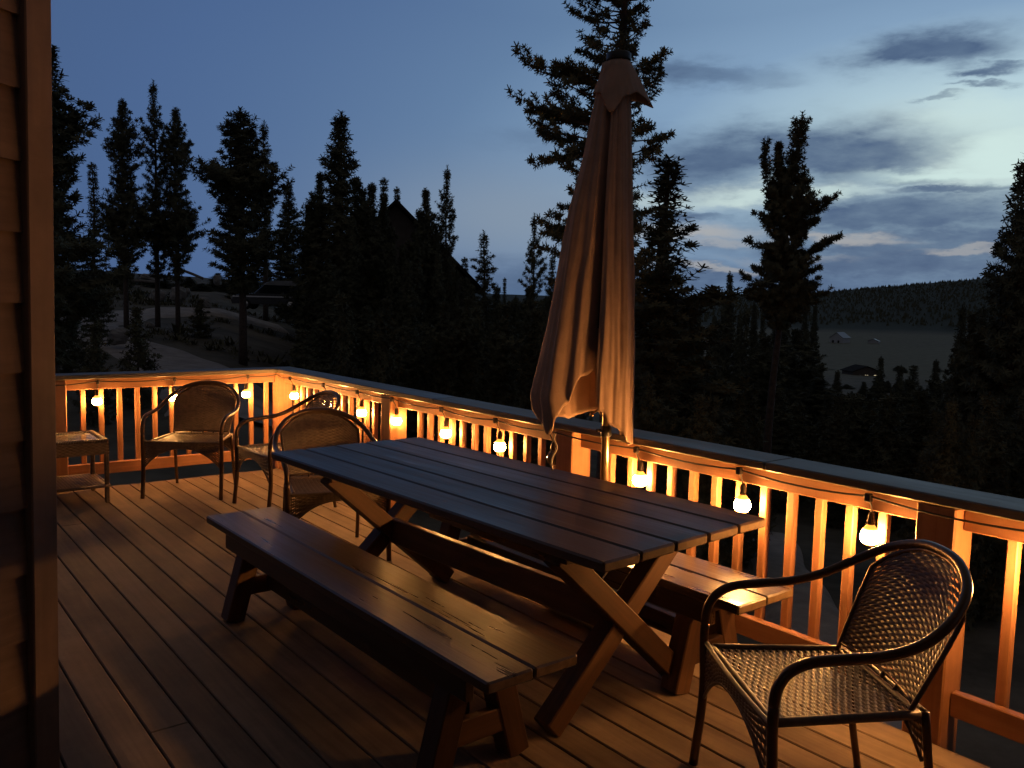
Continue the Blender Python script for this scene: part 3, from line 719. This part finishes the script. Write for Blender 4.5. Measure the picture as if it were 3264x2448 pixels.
TREES = [
 (112, 95, 96, 27, 'pineA', 'tall dense pine touching the cabin corner board at the far left'),
 (206, 352, 30, 34, 'spruceB', 'slim ragged spruce just right of the tall pine by the cabin wall'),
 (272, 216, 46, 46, 'pineB', 'tall pine with bare lower trunk, left of the close set trio'),
 (340, 176, 46, 48, 'pineC', 'tallest pine of the close set trio on the left, open airy top'),
 (384, 234, 44, 47, 'pineB', 'pine at the right side of the close set trio'),
 (524, 236, 68, 38, 'blunt', 'stout pine with a blunt broad top and one limb sticking out left'),
 (574, 264, 24, 63, 'thin', 'thin sparse spruce close behind the blunt topped pine'),
 (735, 243, 88, 42, 'pineD', 'broad dark pine with a narrow spire, left of the hidden gabled house'),
 (622, 395, 50, 66, 'spruceA', 'lower dark spruce filling the dip between two taller conifers'),
 (826, 384, 30, 50, 'spruceB', 'small spire of a spruce above the gabled house roof'),
 (856, 404, 24, 62, 'spruceB', 'smallest spire peeking over the gabled house roof, right of another'),
 (918, 408, 44, 46, 'pineA', 'medium pine at the right foot of the house roof'),
 (962, 360, 46, 44, 'pineC', 'pine with a long bare trunk standing right of the gabled house'),
 (1003, 556, 26, 55, 'spruceB', 'short spruce low on the skyline right of the long trunked pine'),
 (1044, 500, 26, 52, 'thin', 'slender lone conifer midway between the house and the umbrella'),
 (1090, 600, 14, 70, 'spruceB', 'tiny far conifer on the skyline left of the umbrella'),
 (1150, 462, 42, 36, 'pineC', 'twin tipped pine just left of the closed umbrella'),
 (1191, 547, 18, 44, 'thin', 'wispy little pine between the twin tipped pine and the umbrella'),
 (1574, 588, 36, 48, 'spruceA', 'small bushy conifer left of the bare trunked pine on the right'),
]
for u, v, hw, r, var, lab in TREES: tree(u, v, hw, r, var, lab, group=GL)
tree(1427, 342, 135, 17, 'nearL', 'bushy pine with upturned branch tips right beside the closed umbrella', group=GL, rz=0)
tree(1672, 246, 78, 20, 'nearR', 'upright pine with long bare trunk standing alone against the clouds', group=GL, rz=0)
tree(2192, 338, 92, 24, 'spruceA', 'tall dark spruce cut by the right edge of the view', group=GL, rz=.5)
# the big near pine behind the umbrella
cr, tr = conifer(seed=151, H=11.5, R=.92, base=.44, tuft=.095, prof='column', up=.30, gap=.45, needles=9, twigs=2.6, start=.5, step=.5, dens=1.0, skew=.38, lean=(math.cos(AZR)*.15, math.sin(AZR)*.15), dz=1.05, limbs=[(.66, rgt(180), 1.25, .1), (.70, rgt(176), 1.15, .35), (.62, rgt(184), 1.2, -.15), (.52, rgt(178), 1.0, .0), (.66, rgt(150), 1.2, .2)])
x, y = spot(1945, 12.5); z0 = terrain(x, y)-.1
t = thing('pine_tree', 'big near pine rising behind the closed umbrella and out of the top of the view', 'tree', (x, y, z0), 0)
cr.build('crown', M['needle'], t); tr.build('trunk', M['bark'], t)
# young conifers by the drive
for u, v, hw, r, lab in [(296, 668, 52, 25, 'dark young conifer standing in front of the gravel drive above the short railing'), (205, 702, 45, 23, 'bushy young conifer above the railing, left of the darker one'), (150, 655, 45, 30, 'young conifer nearest the cabin corner board'),
                         (432, 648, 30, 44, 'young conifer at the end of the gravel drive, below the boulders'), (655, 715, 60, 30, 'wide low conifer right of the gravel drive'), (270, 545, 16, 70, 'tiny conifer silhouetted under the bare trunks on the left')]:
    tree(u, v, hw, r, 'young', lab, 'young_conifer', 'young tree', 'young conifers below the deck')
# dark woods that read as one mass
def woods(name, spec, label):
    vs, fs = [], []
    for u, v, hw, r, var in spec:
        u, v, hw = u*1.4756, v*1.4756, hw*1.4756
        x, y = spot(u, r); z0 = terrain(x, y)-.2; top = height_at(u, v, r)
        cm, tm, H, R = VAR[var]; sz = (top-z0)/H; sx = hw*r/FPX/R; rz = rng.uniform(0, 6.28); c, s = math.cos(rz)*sx, math.sin(rz)*sx
        for me in (cm, tm):
            o = len(vs); vs += [(x+p.co.x*c-p.co.y*s, y+p.co.x*s+p.co.y*c, z0+p.co.z*sz) for p in me.vertices]
            fs += [tuple(i+o for i in p.vertices) for p in me.polygons]
    me = bpy.data.meshes.new(name); me.from_pydata(vs, [], fs); me.materials.append(M['needle2']); o = bpy.data.objects.new(name, me); COL.objects.link(o)
    tag(o, label, 'woods', kind='stuff')
q = random.Random(5); spec = []
for k in range(20):
    u = 672+k*27+q.uniform(-12, 12); spec.append((u, 500+(u-672)*.28+q.uniform(-15, 40), q.uniform(40, 62), q.uniform(36, 50), q.choice(('spruceA', 'pineA', 'pineD', 'spruceB'))))
for u, v, hw, r in ((690, 372, 52, 45), (668, 440, 50, 44), (782, 405, 52, 45), (800, 452, 55, 42), (760, 470, 60, 40), (845, 520, 50, 40), (900, 505, 48, 41), (945, 545, 50, 40), (985, 585, 40, 42), (880, 560, 60, 36), (1115, 640, 40, 40), (1180, 640, 40, 38), (800, 396, 60, 44), (826, 420, 48, 44), (772, 388, 60, 43), (905, 452, 58, 43), (938, 500, 58, 43), (965, 555, 50, 43), (870, 530, 50, 42)): spec.append((u, v, hw, r, 'pineA' if v < 460 else 'spruceA'))
for k in range(20):
    u = 700+k*28+q.uniform(-14, 14); spec.append((u, 665+q.uniform(-25, 40), q.uniform(48, 75), q.uniform(20, 32), q.choice(('spruceA', 'young', 'pineA'))))
for k in range(12):
    u = 118+k*26+q.uniform(-8, 8); spec.append((u, 590+q.uniform(-25, 25), q.uniform(25, 40), q.uniform(80, 100), q.choice(('spruceA', 'spruceB'))))
for k in range(7):
    spec.append((440+k*24+q.uniform(-8, 8), 590+q.uniform(-30, 30), q.uniform(30, 45), q.uniform(75, 90), 'spruceA'))
woods('hillside_woods', spec, 'black mass of conifers on the slope between the drive and the umbrella')
spec = []
for k in range(20):
    u = 1390+k*42+q.uniform(-18, 18); spec.append((u, (690 if u < 1760 or u > 2090 else 835)+q.uniform(-22, 40), q.uniform(45, 80), q.uniform(30, 48), q.choice(('spruceA', 'pineA', 'young'))))
for k in range(30):
    u = 1380+k*31+q.uniform(-18, 18); near = not (1640 < u < 2000)
    spec.append((u, 835+(u-1380)*.06+q.uniform(-35, 30), q.uniform(55, 90), q.uniform(13, 19) if near else q.uniform(25, 32), q.choice(('spruceA', 'young', 'pineA'))))
for k in range(9):
    u = 2080+k*22; spec.append((u, 600+abs(2190-u)*.5+q.uniform(0, 60), q.uniform(30, 60), q.uniform(24, 34), q.choice(('spruceA', 'pineA'))))
for k in range(12):
    u = 1455+k*28+q.uniform(-10, 10); spec.append((u, 662+q.uniform(-8, 20), 30, q.uniform(55, 75), 'spruceA'))
for k in range(8):
    u = 1780+k*42+q.uniform(-10, 10)
    if not 1835 < u < 1905: spec.append((u, 795+q.uniform(-25, 20), 34, q.uniform(50, 75), q.choice(('spruceA', 'spruceB'))))
for k in range(16): spec.append((1745+k*22+q.uniform(-6, 6), 797+q.uniform(-8, 12), q.uniform(12, 17), q.uniform(310, 335), 'spruceA'))
for k in range(14): spec.append((1740+k*26+q.uniform(-6, 6), 822+q.uniform(-4, 12), q.uniform(16, 24), q.uniform(150, 230), 'spruceA'))
woods('valley_woods', spec, 'black mass of conifers below the deck on the valley side')
# low brush and litter on the slope by the drive
q = random.Random(31); vs, fs = [], []
for k in range(2300):
    u = q.uniform(120, 760); r = q.uniform(24, 92); x, y = spot(u*1.4756, r)
    if mnoise.noise(V((x*.11, y*.11, 2))) < -.05 or min((V((x, y, 0))-p_).length for p_ in DRIVE) < 3.2: continue
    z = terrain(x, y); h = q.uniform(.10, .38)*(1 if q.random() < .85 else 1.6)
    for b in range(9):
        a = q.uniform(0, 6.28); d = V((math.cos(a), math.sin(a), q.uniform(.4, 1.6))).normalized(); p = V((x+q.uniform(-.25, .25), y+q.uniform(-.25, .25), z)); s_ = V((-d.y, d.x, 0)).normalized()*h*.16; o = len(vs)
        vs += [p-s_, p+s_, p+d*h+s_*.3, p+d*h-s_*.3]; fs.append((o, o+1, o+2, o+3))
me = bpy.data.meshes.new('undergrowth'); me.from_pydata(vs, [], fs); me.materials.append(M['needle']); o = bpy.data.objects.new('undergrowth', me); COL.objects.link(o)
tag(o, 'low brush and weeds over the slope around the gravel drive', 'brush', kind='stuff')
# far wooded hill
q = random.Random(9); mb = MB(); vs, fs = [], []
for k in range(9000):
    a = q.uniform(-.02, .75); r = 930+720*q.random()**.8; u = 1632+FPX*math.tan(a)
    x, y = CAM.x+r*math.cos(AF-a), CAM.y+r*math.sin(AF-a); z = terrain(x, y)-1; h = q.uniform(2.5, 6); w = h*q.uniform(.25, .5); o = len(vs)
    vs += [(x+w*math.cos(2.1*i+k), y+w*math.sin(2.1*i+k), z) for i in range(3)]+[(x, y, z+h)]
    fs += [(o, o+1, o+3), (o+1, o+2, o+3), (o+2, o, o+3)]
me = bpy.data.meshes.new('hill_forest'); me.from_pydata(vs, [], fs); me.materials.append(M['needle2']); o = bpy.data.objects.new('hill_forest', me); COL.objects.link(o)
tag(o, 'far wooded ridge across the valley on the right', 'forest', kind='stuff')

# ------------------------------------------------------------------ boulders and logs
def rock(u, v, wpx, hpx, r, label, seed):
    x, y = spot(u*1.4756, r); zc = height_at(u*1.4756, v*1.4756, r); w = wpx*1.4756*r/FPX; h = hpx*1.4756*r/FPX
    m_ = MB(); vs, fs = [], []; n, k = 18, 12
    for j in range(k+1):
        t = math.pi*j/k
        for i in range(n):
            a = 2*math.pi*i/n; d = V((math.sin(t)*math.cos(a), math.sin(t)*math.sin(a), math.cos(t)))
            s = 1+.30*mnoise.noise(d*1.4+V((seed*3, 0, 0)))+.13*mnoise.noise(d*3.4+V((seed, 5, 0)))
            d = V((max(-.8, min(.8, d.x)), max(-.85, min(.85, d.y)), max(-.9, min(.82, d.z))))
            vs.append(V((d.x*w*s, d.y*w*s*.9, d.z*h*s)))
    for j in range(k):
        for i in range(n): fs.append((j*n+i, (j+1)*n+i, (j+1)*n+(i+1) % n, j*n+(i+1) % n))
    m_.add(vs, fs, smooth=False); o = m_.build('boulder', M['stone']); o.location = (x, y, zc); tag(o, label, 'boulder', 'boulders on the slope')
for i, (u, v, w, h, r, lab) in enumerate([(342, 640, 18, 15, 66, 'rounded pale boulder left of the tree trunk on the slope'), (385, 636, 17, 17, 65, 'pale upright boulder right of the tree trunk on the slope'), (402, 632, 10, 10, 66, 'small boulder touching the right side of the upright one'),
        (326, 600, 24, 9, 72, 'flat slab boulder high on the slope under the pines'), (440, 655, 14, 14, 60, 'lone boulder at the end of the drive beside a young conifer'), (322, 702, 11, 7, 43, 'small pale boulder beside the drive, behind the dark young conifer'), (255, 725, 22, 17, 38, 'wide dull boulder at the bend of the gravel drive'), (470, 605, 9, 12, 72, 'narrow boulder high on the slope under the blunt topped pine')]):
    rock(u, v, w, h, r, lab, i+1)
for u0, v0, u1, v1, r, lab in [(383, 580, 440, 602, 68, 'pale fallen log lying slantwise on the slope under the trio of pines'), (285, 606, 345, 611, 70, 'fallen grey log lying level behind the slab boulder')]:
    p = [V((*spot(u*1.4756, r), height_at(u*1.4756, v*1.4756, r))) for u, v in ((u0, v0), ((u0+u1)/2, (v0+v1)/2-1), (u1, v1))]
    m_ = MB(); m_.tube(spline(p, 5), .10, 8); o = m_.build('fallen_log', M['logm']); tag(o, lab, 'log')

# ------------------------------------------------------------------ buildings
def frame_at(u, r, z=None, yaw_off=0):
    x, y = spot(u*1.4756, r); zz = terrain(x, y) if z is None else z
    return V((x, y, zz)), math.atan2(Rv.y, Rv.x)+yaw_off
def gable_house(name, label, u, r, w, d, eave, ridge, wall, roof, yaw=0, wins=(), z=None, over=.5, chimney=False, winmat=None):
    loc, rz = frame_at(u, r, z, yaw); t = thing(name, label, 'house', loc, rz)
    m_ = MB(); vs = []
    for yy in (-d/2, d/2):
        vs += [(-w/2, yy, -2), (w/2, yy, -2), (w/2, yy, eave), (0, yy, ridge), (-w/2, yy, eave)]
    m_.add(vs, [(0, 1, 2, 3, 4), (9, 8, 7, 6, 5), (0, 5, 6, 1), (1, 6, 7, 2), (2, 7, 8, 3), (3, 8, 9, 4), (4, 9, 5, 0)]); m_.build('wall', wall, t)
    m_ = MB(); sl_ = (ridge-eave)/(w/2)
    for s in (-1, 1):
        e = V((s*(w/2+over), 0, eave-sl_*over+.12)); p = V((0, 0, ridge+.12)); nn = V((s*sl_, 0, 1)).normalized()*.18
        vs = [V((q.x, yy, q.z))+o for yy in (-d/2-over, d/2+over) for q, o in ((e, V()), (p, V()), (p, V((0, 0, .2))), (e, nn))]
        m_.add(vs, [(0, 1, 2, 3), (7, 6, 5, 4), (0, 4, 5, 1), (1, 5, 6, 2), (2, 6, 7, 3), (3, 7, 4, 0)])
    rf = m_.build('roof', roof, t)
    if chimney: m_ = MB(); m_.box((w*.1, d*.1, ridge-1), (w*.1+.8, d*.1+.8, ridge+1)); m_.build('chimney', wall, rf)
    for x0, x1, z0, z1 in wins:
        m_ = MB(); yy = -d/2-.03
        for bx in ((x0-.1, x0, z0-.1, z1+.1), (x1, x1+.1, z0-.1, z1+.1), (x0, x1, z1, z1+.1), (x0, x1, z0-.1, z0)): m_.box((bx[0], yy-.04, bx[2]), (bx[1], yy+.06, bx[3]))
        f = m_.build('window', M['white'] if winmat else wall, t); m_ = MB(); m_.box((x0, yy-.0, z0), (x1, yy+.04, z1)); m_.build('pane', winmat or M['pane'], f)
    return t
# dark gabled house among the trees: ridge seen at (845,430), right rake down to (940,525)
zr_ = height_at(845*1.4756, 430*1.4756, 52)-.35
p0, _ = frame_at(845, 57.5); rg = zr_-p0.z
gable_house('gabled_house', 'big dark gabled house half hidden behind the black conifers', 845, 57.5, 9.4, 11, rg-4.6, rg, M['hwall'], M['hroof'], yaw=.18, wins=[(-1, .4, rg-5.8, rg-4.4), (1.4, 2.6, rg-5.8, rg-4.4)], over=.6, chimney=False)
gable_house('farmhouse', 'white farmhouse with a grey roof far off at the edge of the meadow', 1818, 565, 8, 11, 4.2, 7.2, M['white'], M['metalroof'], yaw=-.75, z=height_at(1820*1.4756, 744*1.4756, 565), wins=[(-2.6, -1.4, 1, 2.6), (.8, 2, 1, 2.6)])
gable_house('shed', 'small pale shed right of the white farmhouse across the meadow', 1892, 575, 6, 4.5, 1.9, 3.2, M['white'], M['metalroof'], yaw=-.6, z=height_at(1892*1.4756, 744*1.4756, 575), wins=[])
gable_house('cabin', 'dark low cabin with a row of small lit windows in the woods below the meadow', 1868, 290, 9, 7, 2.6, 4.2, M['hwall'], M['hroof'], yaw=.1, z=height_at(1868*1.4756, 820*1.4756, 290), wins=[(-2.2, -1.8, 1.0, 1.6), (-.5, -.1, 1.0, 1.7), (.2, .5, 1.0, 1.7), (2.4, 3.3, .9, 1.7)], winmat=M['lit'])
gable_house('far_cabin', 'far tiny building with a single light low on the horizon right of the umbrella', 1470, 900, 14, 8, 4, 6, M['hwall'], M['hroof'], z=height_at(1470*1.4756, 660*1.4756, 900), wins=[(-1, 1, 1.0, 2.2)], winmat=M['lit'])

# ------------------------------------------------------------------ parked car
def car():
    loc, rz = frame_at(588, 57, z=height_at(588*1.4756, 669*1.4756, 57))
    t = thing('parked_car', 'dark parked car with a pale rounded roof under the trees on the left', 'car', loc, rz)
    def slab(prof, hw, name, mat, inset=0):
        m_ = MB(); n = len(prof); vs = []
        for yy, k in ((-hw, 0), (-hw+.06, 1), (hw-.06, 1), (hw, 0)):
            cx = sum(p[0] for p in prof)/n; cz = sum(p[1] for p in prof)/n
            for x, z in prof:
                f = 1 if k else .95; vs.append((cx+(x-cx)*f, yy*(1-(inset*(z-prof[0][1]))), cz+(z-cz)*f))
        fs = [tuple(range(n-1, -1, -1)), tuple(range(3*n, 4*n))]
        for j in range(3):
            for i in range(n): fs.append((j*n+i, j*n+(i+1) % n, (j+1)*n+(i+1) % n, (j+1)*n+i))
        m_.add(vs, fs); return m_.build(name, mat, t)
    slab([(-2.3, .35), (2.3, .35), (2.38, .6), (2.3, 1.0), (-.9, 1.04), (-2.2, .9), (-2.38, .6)], .9, 'body', M['car'])
    slab([(-.95, 1.04), (2.25, 1.02), (2.05, 1.55), (1.75, 1.62), (-.1, 1.62), (-.35, 1.55)], .82, 'cabin_glass', M['pane'], .08)
    slab([(-.35, 1.56), (2.12, 1.52), (2.0, 1.72), (1.5, 1.84), (.4, 1.84), (-.15, 1.72)], .80, 'roof', M['carroof'])
    m_ = MB(); m_.box((-2.25, -.93, .78), (2.25, -.90, .86)); m_.box((-2.25, .90, .78), (2.25, .93, .86)); m_.build('side_moulding', M['chrome'], t)
    for sx in (-1.45, 1.4):
        for sy in (-.8, .8):
            m_ = MB(); m_.tube([(sx, sy-.11, .34), (sx, sy+.11, .34)], .34, 20); w = m_.build('wheel', M['tyre'], t)
            m_ = MB(); s = -1 if sy < 0 else 1; m_.tube([(sx, sy+s*.112, .34), (sx, sy+s*.125, .34)], .2, 16); m_.build('rim', M['chrome'], w)
    for sy in (-.6, .6):
        m_ = MB(); m_.box((-2.42, sy-.16, .66), (-2.3, sy+.16, .82), ch=.02); m_.build('headlight', M['glass'], t)
car()

# ------------------------------------------------------------------ sky
w = bpy.data.worlds.new('World'); S.world = w; w.use_nodes = True; nt = w.node_tree; nt.nodes.clear(); L = nt.links.new
out = nd(nt, 'ShaderNodeOutputWorld'); bg = nd(nt, 'ShaderNodeBackground'); L(bg.outputs[0], out.inputs[0])
tc = nd(nt, 'ShaderNodeTexCoord'); sep = nd(nt, 'ShaderNodeSeparateXYZ'); L(tc.outputs['Generated'], sep.inputs[0])
def mth(op, a, b=None, c=None, clamp=False):
    n = nd(nt, 'ShaderNodeMath', operation=op, use_clamp=clamp)
    for i, x in enumerate((a, b, c)):
        if x is None: continue
        if isinstance(x, (int, float)): n.inputs[i].default_value = x
        else: L(x, n.inputs[i])
    return n.outputs[0]
# azimuth right of the view axis and elevation, both in radians
ca, sa = math.cos(AF), math.sin(AF)
fx = mth('ADD', mth('MULTIPLY', sep.outputs[0], ca), mth('MULTIPLY', sep.outputs[1], sa))
fy = mth('ADD', mth('MULTIPLY', sep.outputs[0], sa), mth('MULTIPLY', sep.outputs[1], -ca))
az = mth('ARCTAN2', fy, fx); el = mth('ARCSINE', sep.outputs[2])
cmb = nd(nt, 'ShaderNodeCombineXYZ'); L(mth('MULTIPLY', az, 1.0), cmb.inputs[0]); L(mth('MULTIPLY', el, 3.0), cmb.inputs[1])
def noise(scale, detail=6, rough=.6, dist=0):
    n = nd(nt, 'ShaderNodeTexNoise'); n.inputs['Scale'].default_value = scale; n.inputs['Detail'].default_value = detail; n.inputs['Roughness'].default_value = rough; n.inputs['Distortion'].default_value = dist
    L(cmb.outputs[0], n.inputs[0]); return n
n1 = noise(7, 7, .6); n2 = noise(16, 5, .6)
spn = nd(nt, 'ShaderNodeSeparateColor'); L(n1.outputs['Color'], spn.inputs[0])
du = mth('MULTIPLY_ADD', spn.outputs[0], .12, -.06); dv = mth('MULTIPLY_ADD', spn.outputs[1], .05, -.025)
spn2 = nd(nt, 'ShaderNodeSeparateColor'); L(n2.outputs['Color'], spn2.inputs[0])
azn = mth('ADD', mth('ADD', az, du), mth('MULTIPLY_ADD', spn2.outputs[0], .07, -.035)); eln = mth('ADD', mth('ADD', el, dv), mth('MULTIPLY_ADD', spn2.outputs[1], .026, -.013))
def ang(u, v):
    d = ray(u*1.4756, v*1.4756).normalized(); return AF-math.atan2(d.y, d.x), math.asin(d.z)
def wrap(a): return (a+math.pi) % (2*math.pi)-math.pi
PX = 1.4756/FPX
def blob(u, v, ru, rv, st, soft=1.0, warp=True, tilt=0):
    a, e = ang(u, v); a = wrap(a)
    A, E = (azn, eln) if warp else (az, el)
    x = mth('MULTIPLY_ADD', A, 1/(ru*PX), -a/(ru*PX)); yv = mth('MULTIPLY_ADD', E, 1/(rv*PX), -e/(rv*PX))
    if tilt: yv = mth('ADD', yv, mth('MULTIPLY', x, tilt))
    d = mth('ADD', mth('MULTIPLY', x, x), mth('MULTIPLY', yv, yv))
    g = mth('POWER', 2.718, mth('MULTIPLY', mth('POWER', d, 1.5) if warp else d, -soft))
    return mth('MULTIPLY', g, st)
glow = mth('MAXIMUM', blob(2250, 330, 1150, 420, 1.0, .9, False), blob(1900, 300, 900, 1500, .62, .9, False))
base = ramp(nt, glow, [(0, s2l((66, 90, 130))), (.12, s2l((75, 102, 145))), (.40, s2l((97, 126, 162))), (.70, s2l((130, 160, 190))), (1, s2l((192, 219, 226)))])
def layer(col, mask, c):
    n = nd(nt, 'ShaderNodeMix', data_type='RGBA', clamp_factor=True); L(mask, n.inputs[0]); L(col, n.inputs[6]); n.inputs[7].default_value = s2l(c); return n.outputs[2]
def combine(bl):
    m = bl[0]
    for b in bl[1:]: m = mth('MAXIMUM', m, b)
    return m
wisp = mth('MULTIPLY_ADD', n2.outputs[0], .7, .75)
# hazy brighter band low in the middle
c = layer(base, blob(1120, 470, 330, 110, .75, 1, False), (134, 150, 168))
bright = mth('MULTIPLY', combine([blob(2120, 355, 140, 60, .95), blob(1650, 418, 260, 20, .8), blob(1480, 425, 150, 22, .6), blob(2000, 300, 200, 70, .5)]), wisp)
c = layer(c, bright, (196, 214, 212))
dark = mth('MULTIPLY', combine([blob(1700, 328, 330, 58, 1.0), blob(1560, 345, 170, 60, .9), blob(1840, 330, 170, 68, 1.0), blob(1970, 385, 100, 20, .8), blob(2010, 105, 140, 34, 1.0), blob(2140, 148, 60, 10, .9, tilt=.3), blob(2150, 178, 50, 6, .8, tilt=.3), blob(1500, 165, 130, 24, .75), blob(1640, 160, 90, 18, .4),
      blob(2060, 418, 150, 13, .95, tilt=.35), blob(1950, 470, 300, 50, 1.0), blob(2020, 550, 420, 80, 1.0), blob(1650, 605, 330, 40, .95), blob(1470, 462, 120, 11, .8), blob(1130, 615, 260, 45, .75), blob(1190, 310, 130, 22, .3), blob(2050, 213, 45, 5, .7), blob(1500, 530, 120, 12, .5)]), wisp)
c = layer(c, mth('MULTIPLY', mth('MINIMUM', dark, 1.0), mth('MULTIPLY_ADD', n2.outputs[0], .5, .66, clamp=True)), (78, 100, 131))
pink = mth('MULTIPLY', combine([blob(1480, 497, 170, 18, .85), blob(1560, 520, 90, 10, .6), blob(1800, 522, 110, 9, .85, tilt=.2), blob(1520, 580, 130, 6, .7), blob(2090, 548, 80, 6, .7), blob(1700, 560, 120, 7, .35)]), wisp)
c = layer(c, mth('MULTIPLY', pink, .8), (174, 173, 172))
edge = combine([blob(2080, 374, 170, 17, .95, tilt=.12), blob(2180, 335, 100, 52, .95), blob(2150, 270, 120, 60, .55), blob(1700, 421, 150, 10, .5)])
c = layer(c, edge, (206, 230, 226))
# upper sky outside the view and the horizon in every other direction
sky = nd(nt, 'ShaderNodeTexSky', sky_type='NISHITA'); sky.sun_disc = False; sky.sun_elevation = R_(-3.0); sky.sun_rotation = math.pi/2-(AF-.62)
addn = nd(nt, 'ShaderNodeMix', data_type='RGBA', blend_type='ADD'); addn.inputs[0].default_value = .02
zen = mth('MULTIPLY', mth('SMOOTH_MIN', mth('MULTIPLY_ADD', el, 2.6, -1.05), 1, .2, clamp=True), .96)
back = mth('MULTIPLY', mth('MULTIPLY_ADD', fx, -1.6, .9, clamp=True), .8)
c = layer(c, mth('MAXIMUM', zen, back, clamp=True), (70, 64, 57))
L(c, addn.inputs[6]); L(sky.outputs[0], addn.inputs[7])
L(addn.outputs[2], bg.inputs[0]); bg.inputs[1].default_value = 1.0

# ------------------------------------------------------------------ render settings
S.render.engine = 'CYCLES'
S.view_settings.view_transform = 'Standard'; S.view_settings.look = 'None'; S.view_settings.exposure = 0; S.view_settings.gamma = 1
S.cycles.use_denoising = True; S.cycles.sample_clamp_indirect = 4; S.cycles.max_bounces = 6; S.cycles.diffuse_bounces = 3; S.cycles.use_light_tree = True
S.render.resolution_x = 1024; S.render.resolution_y = 768
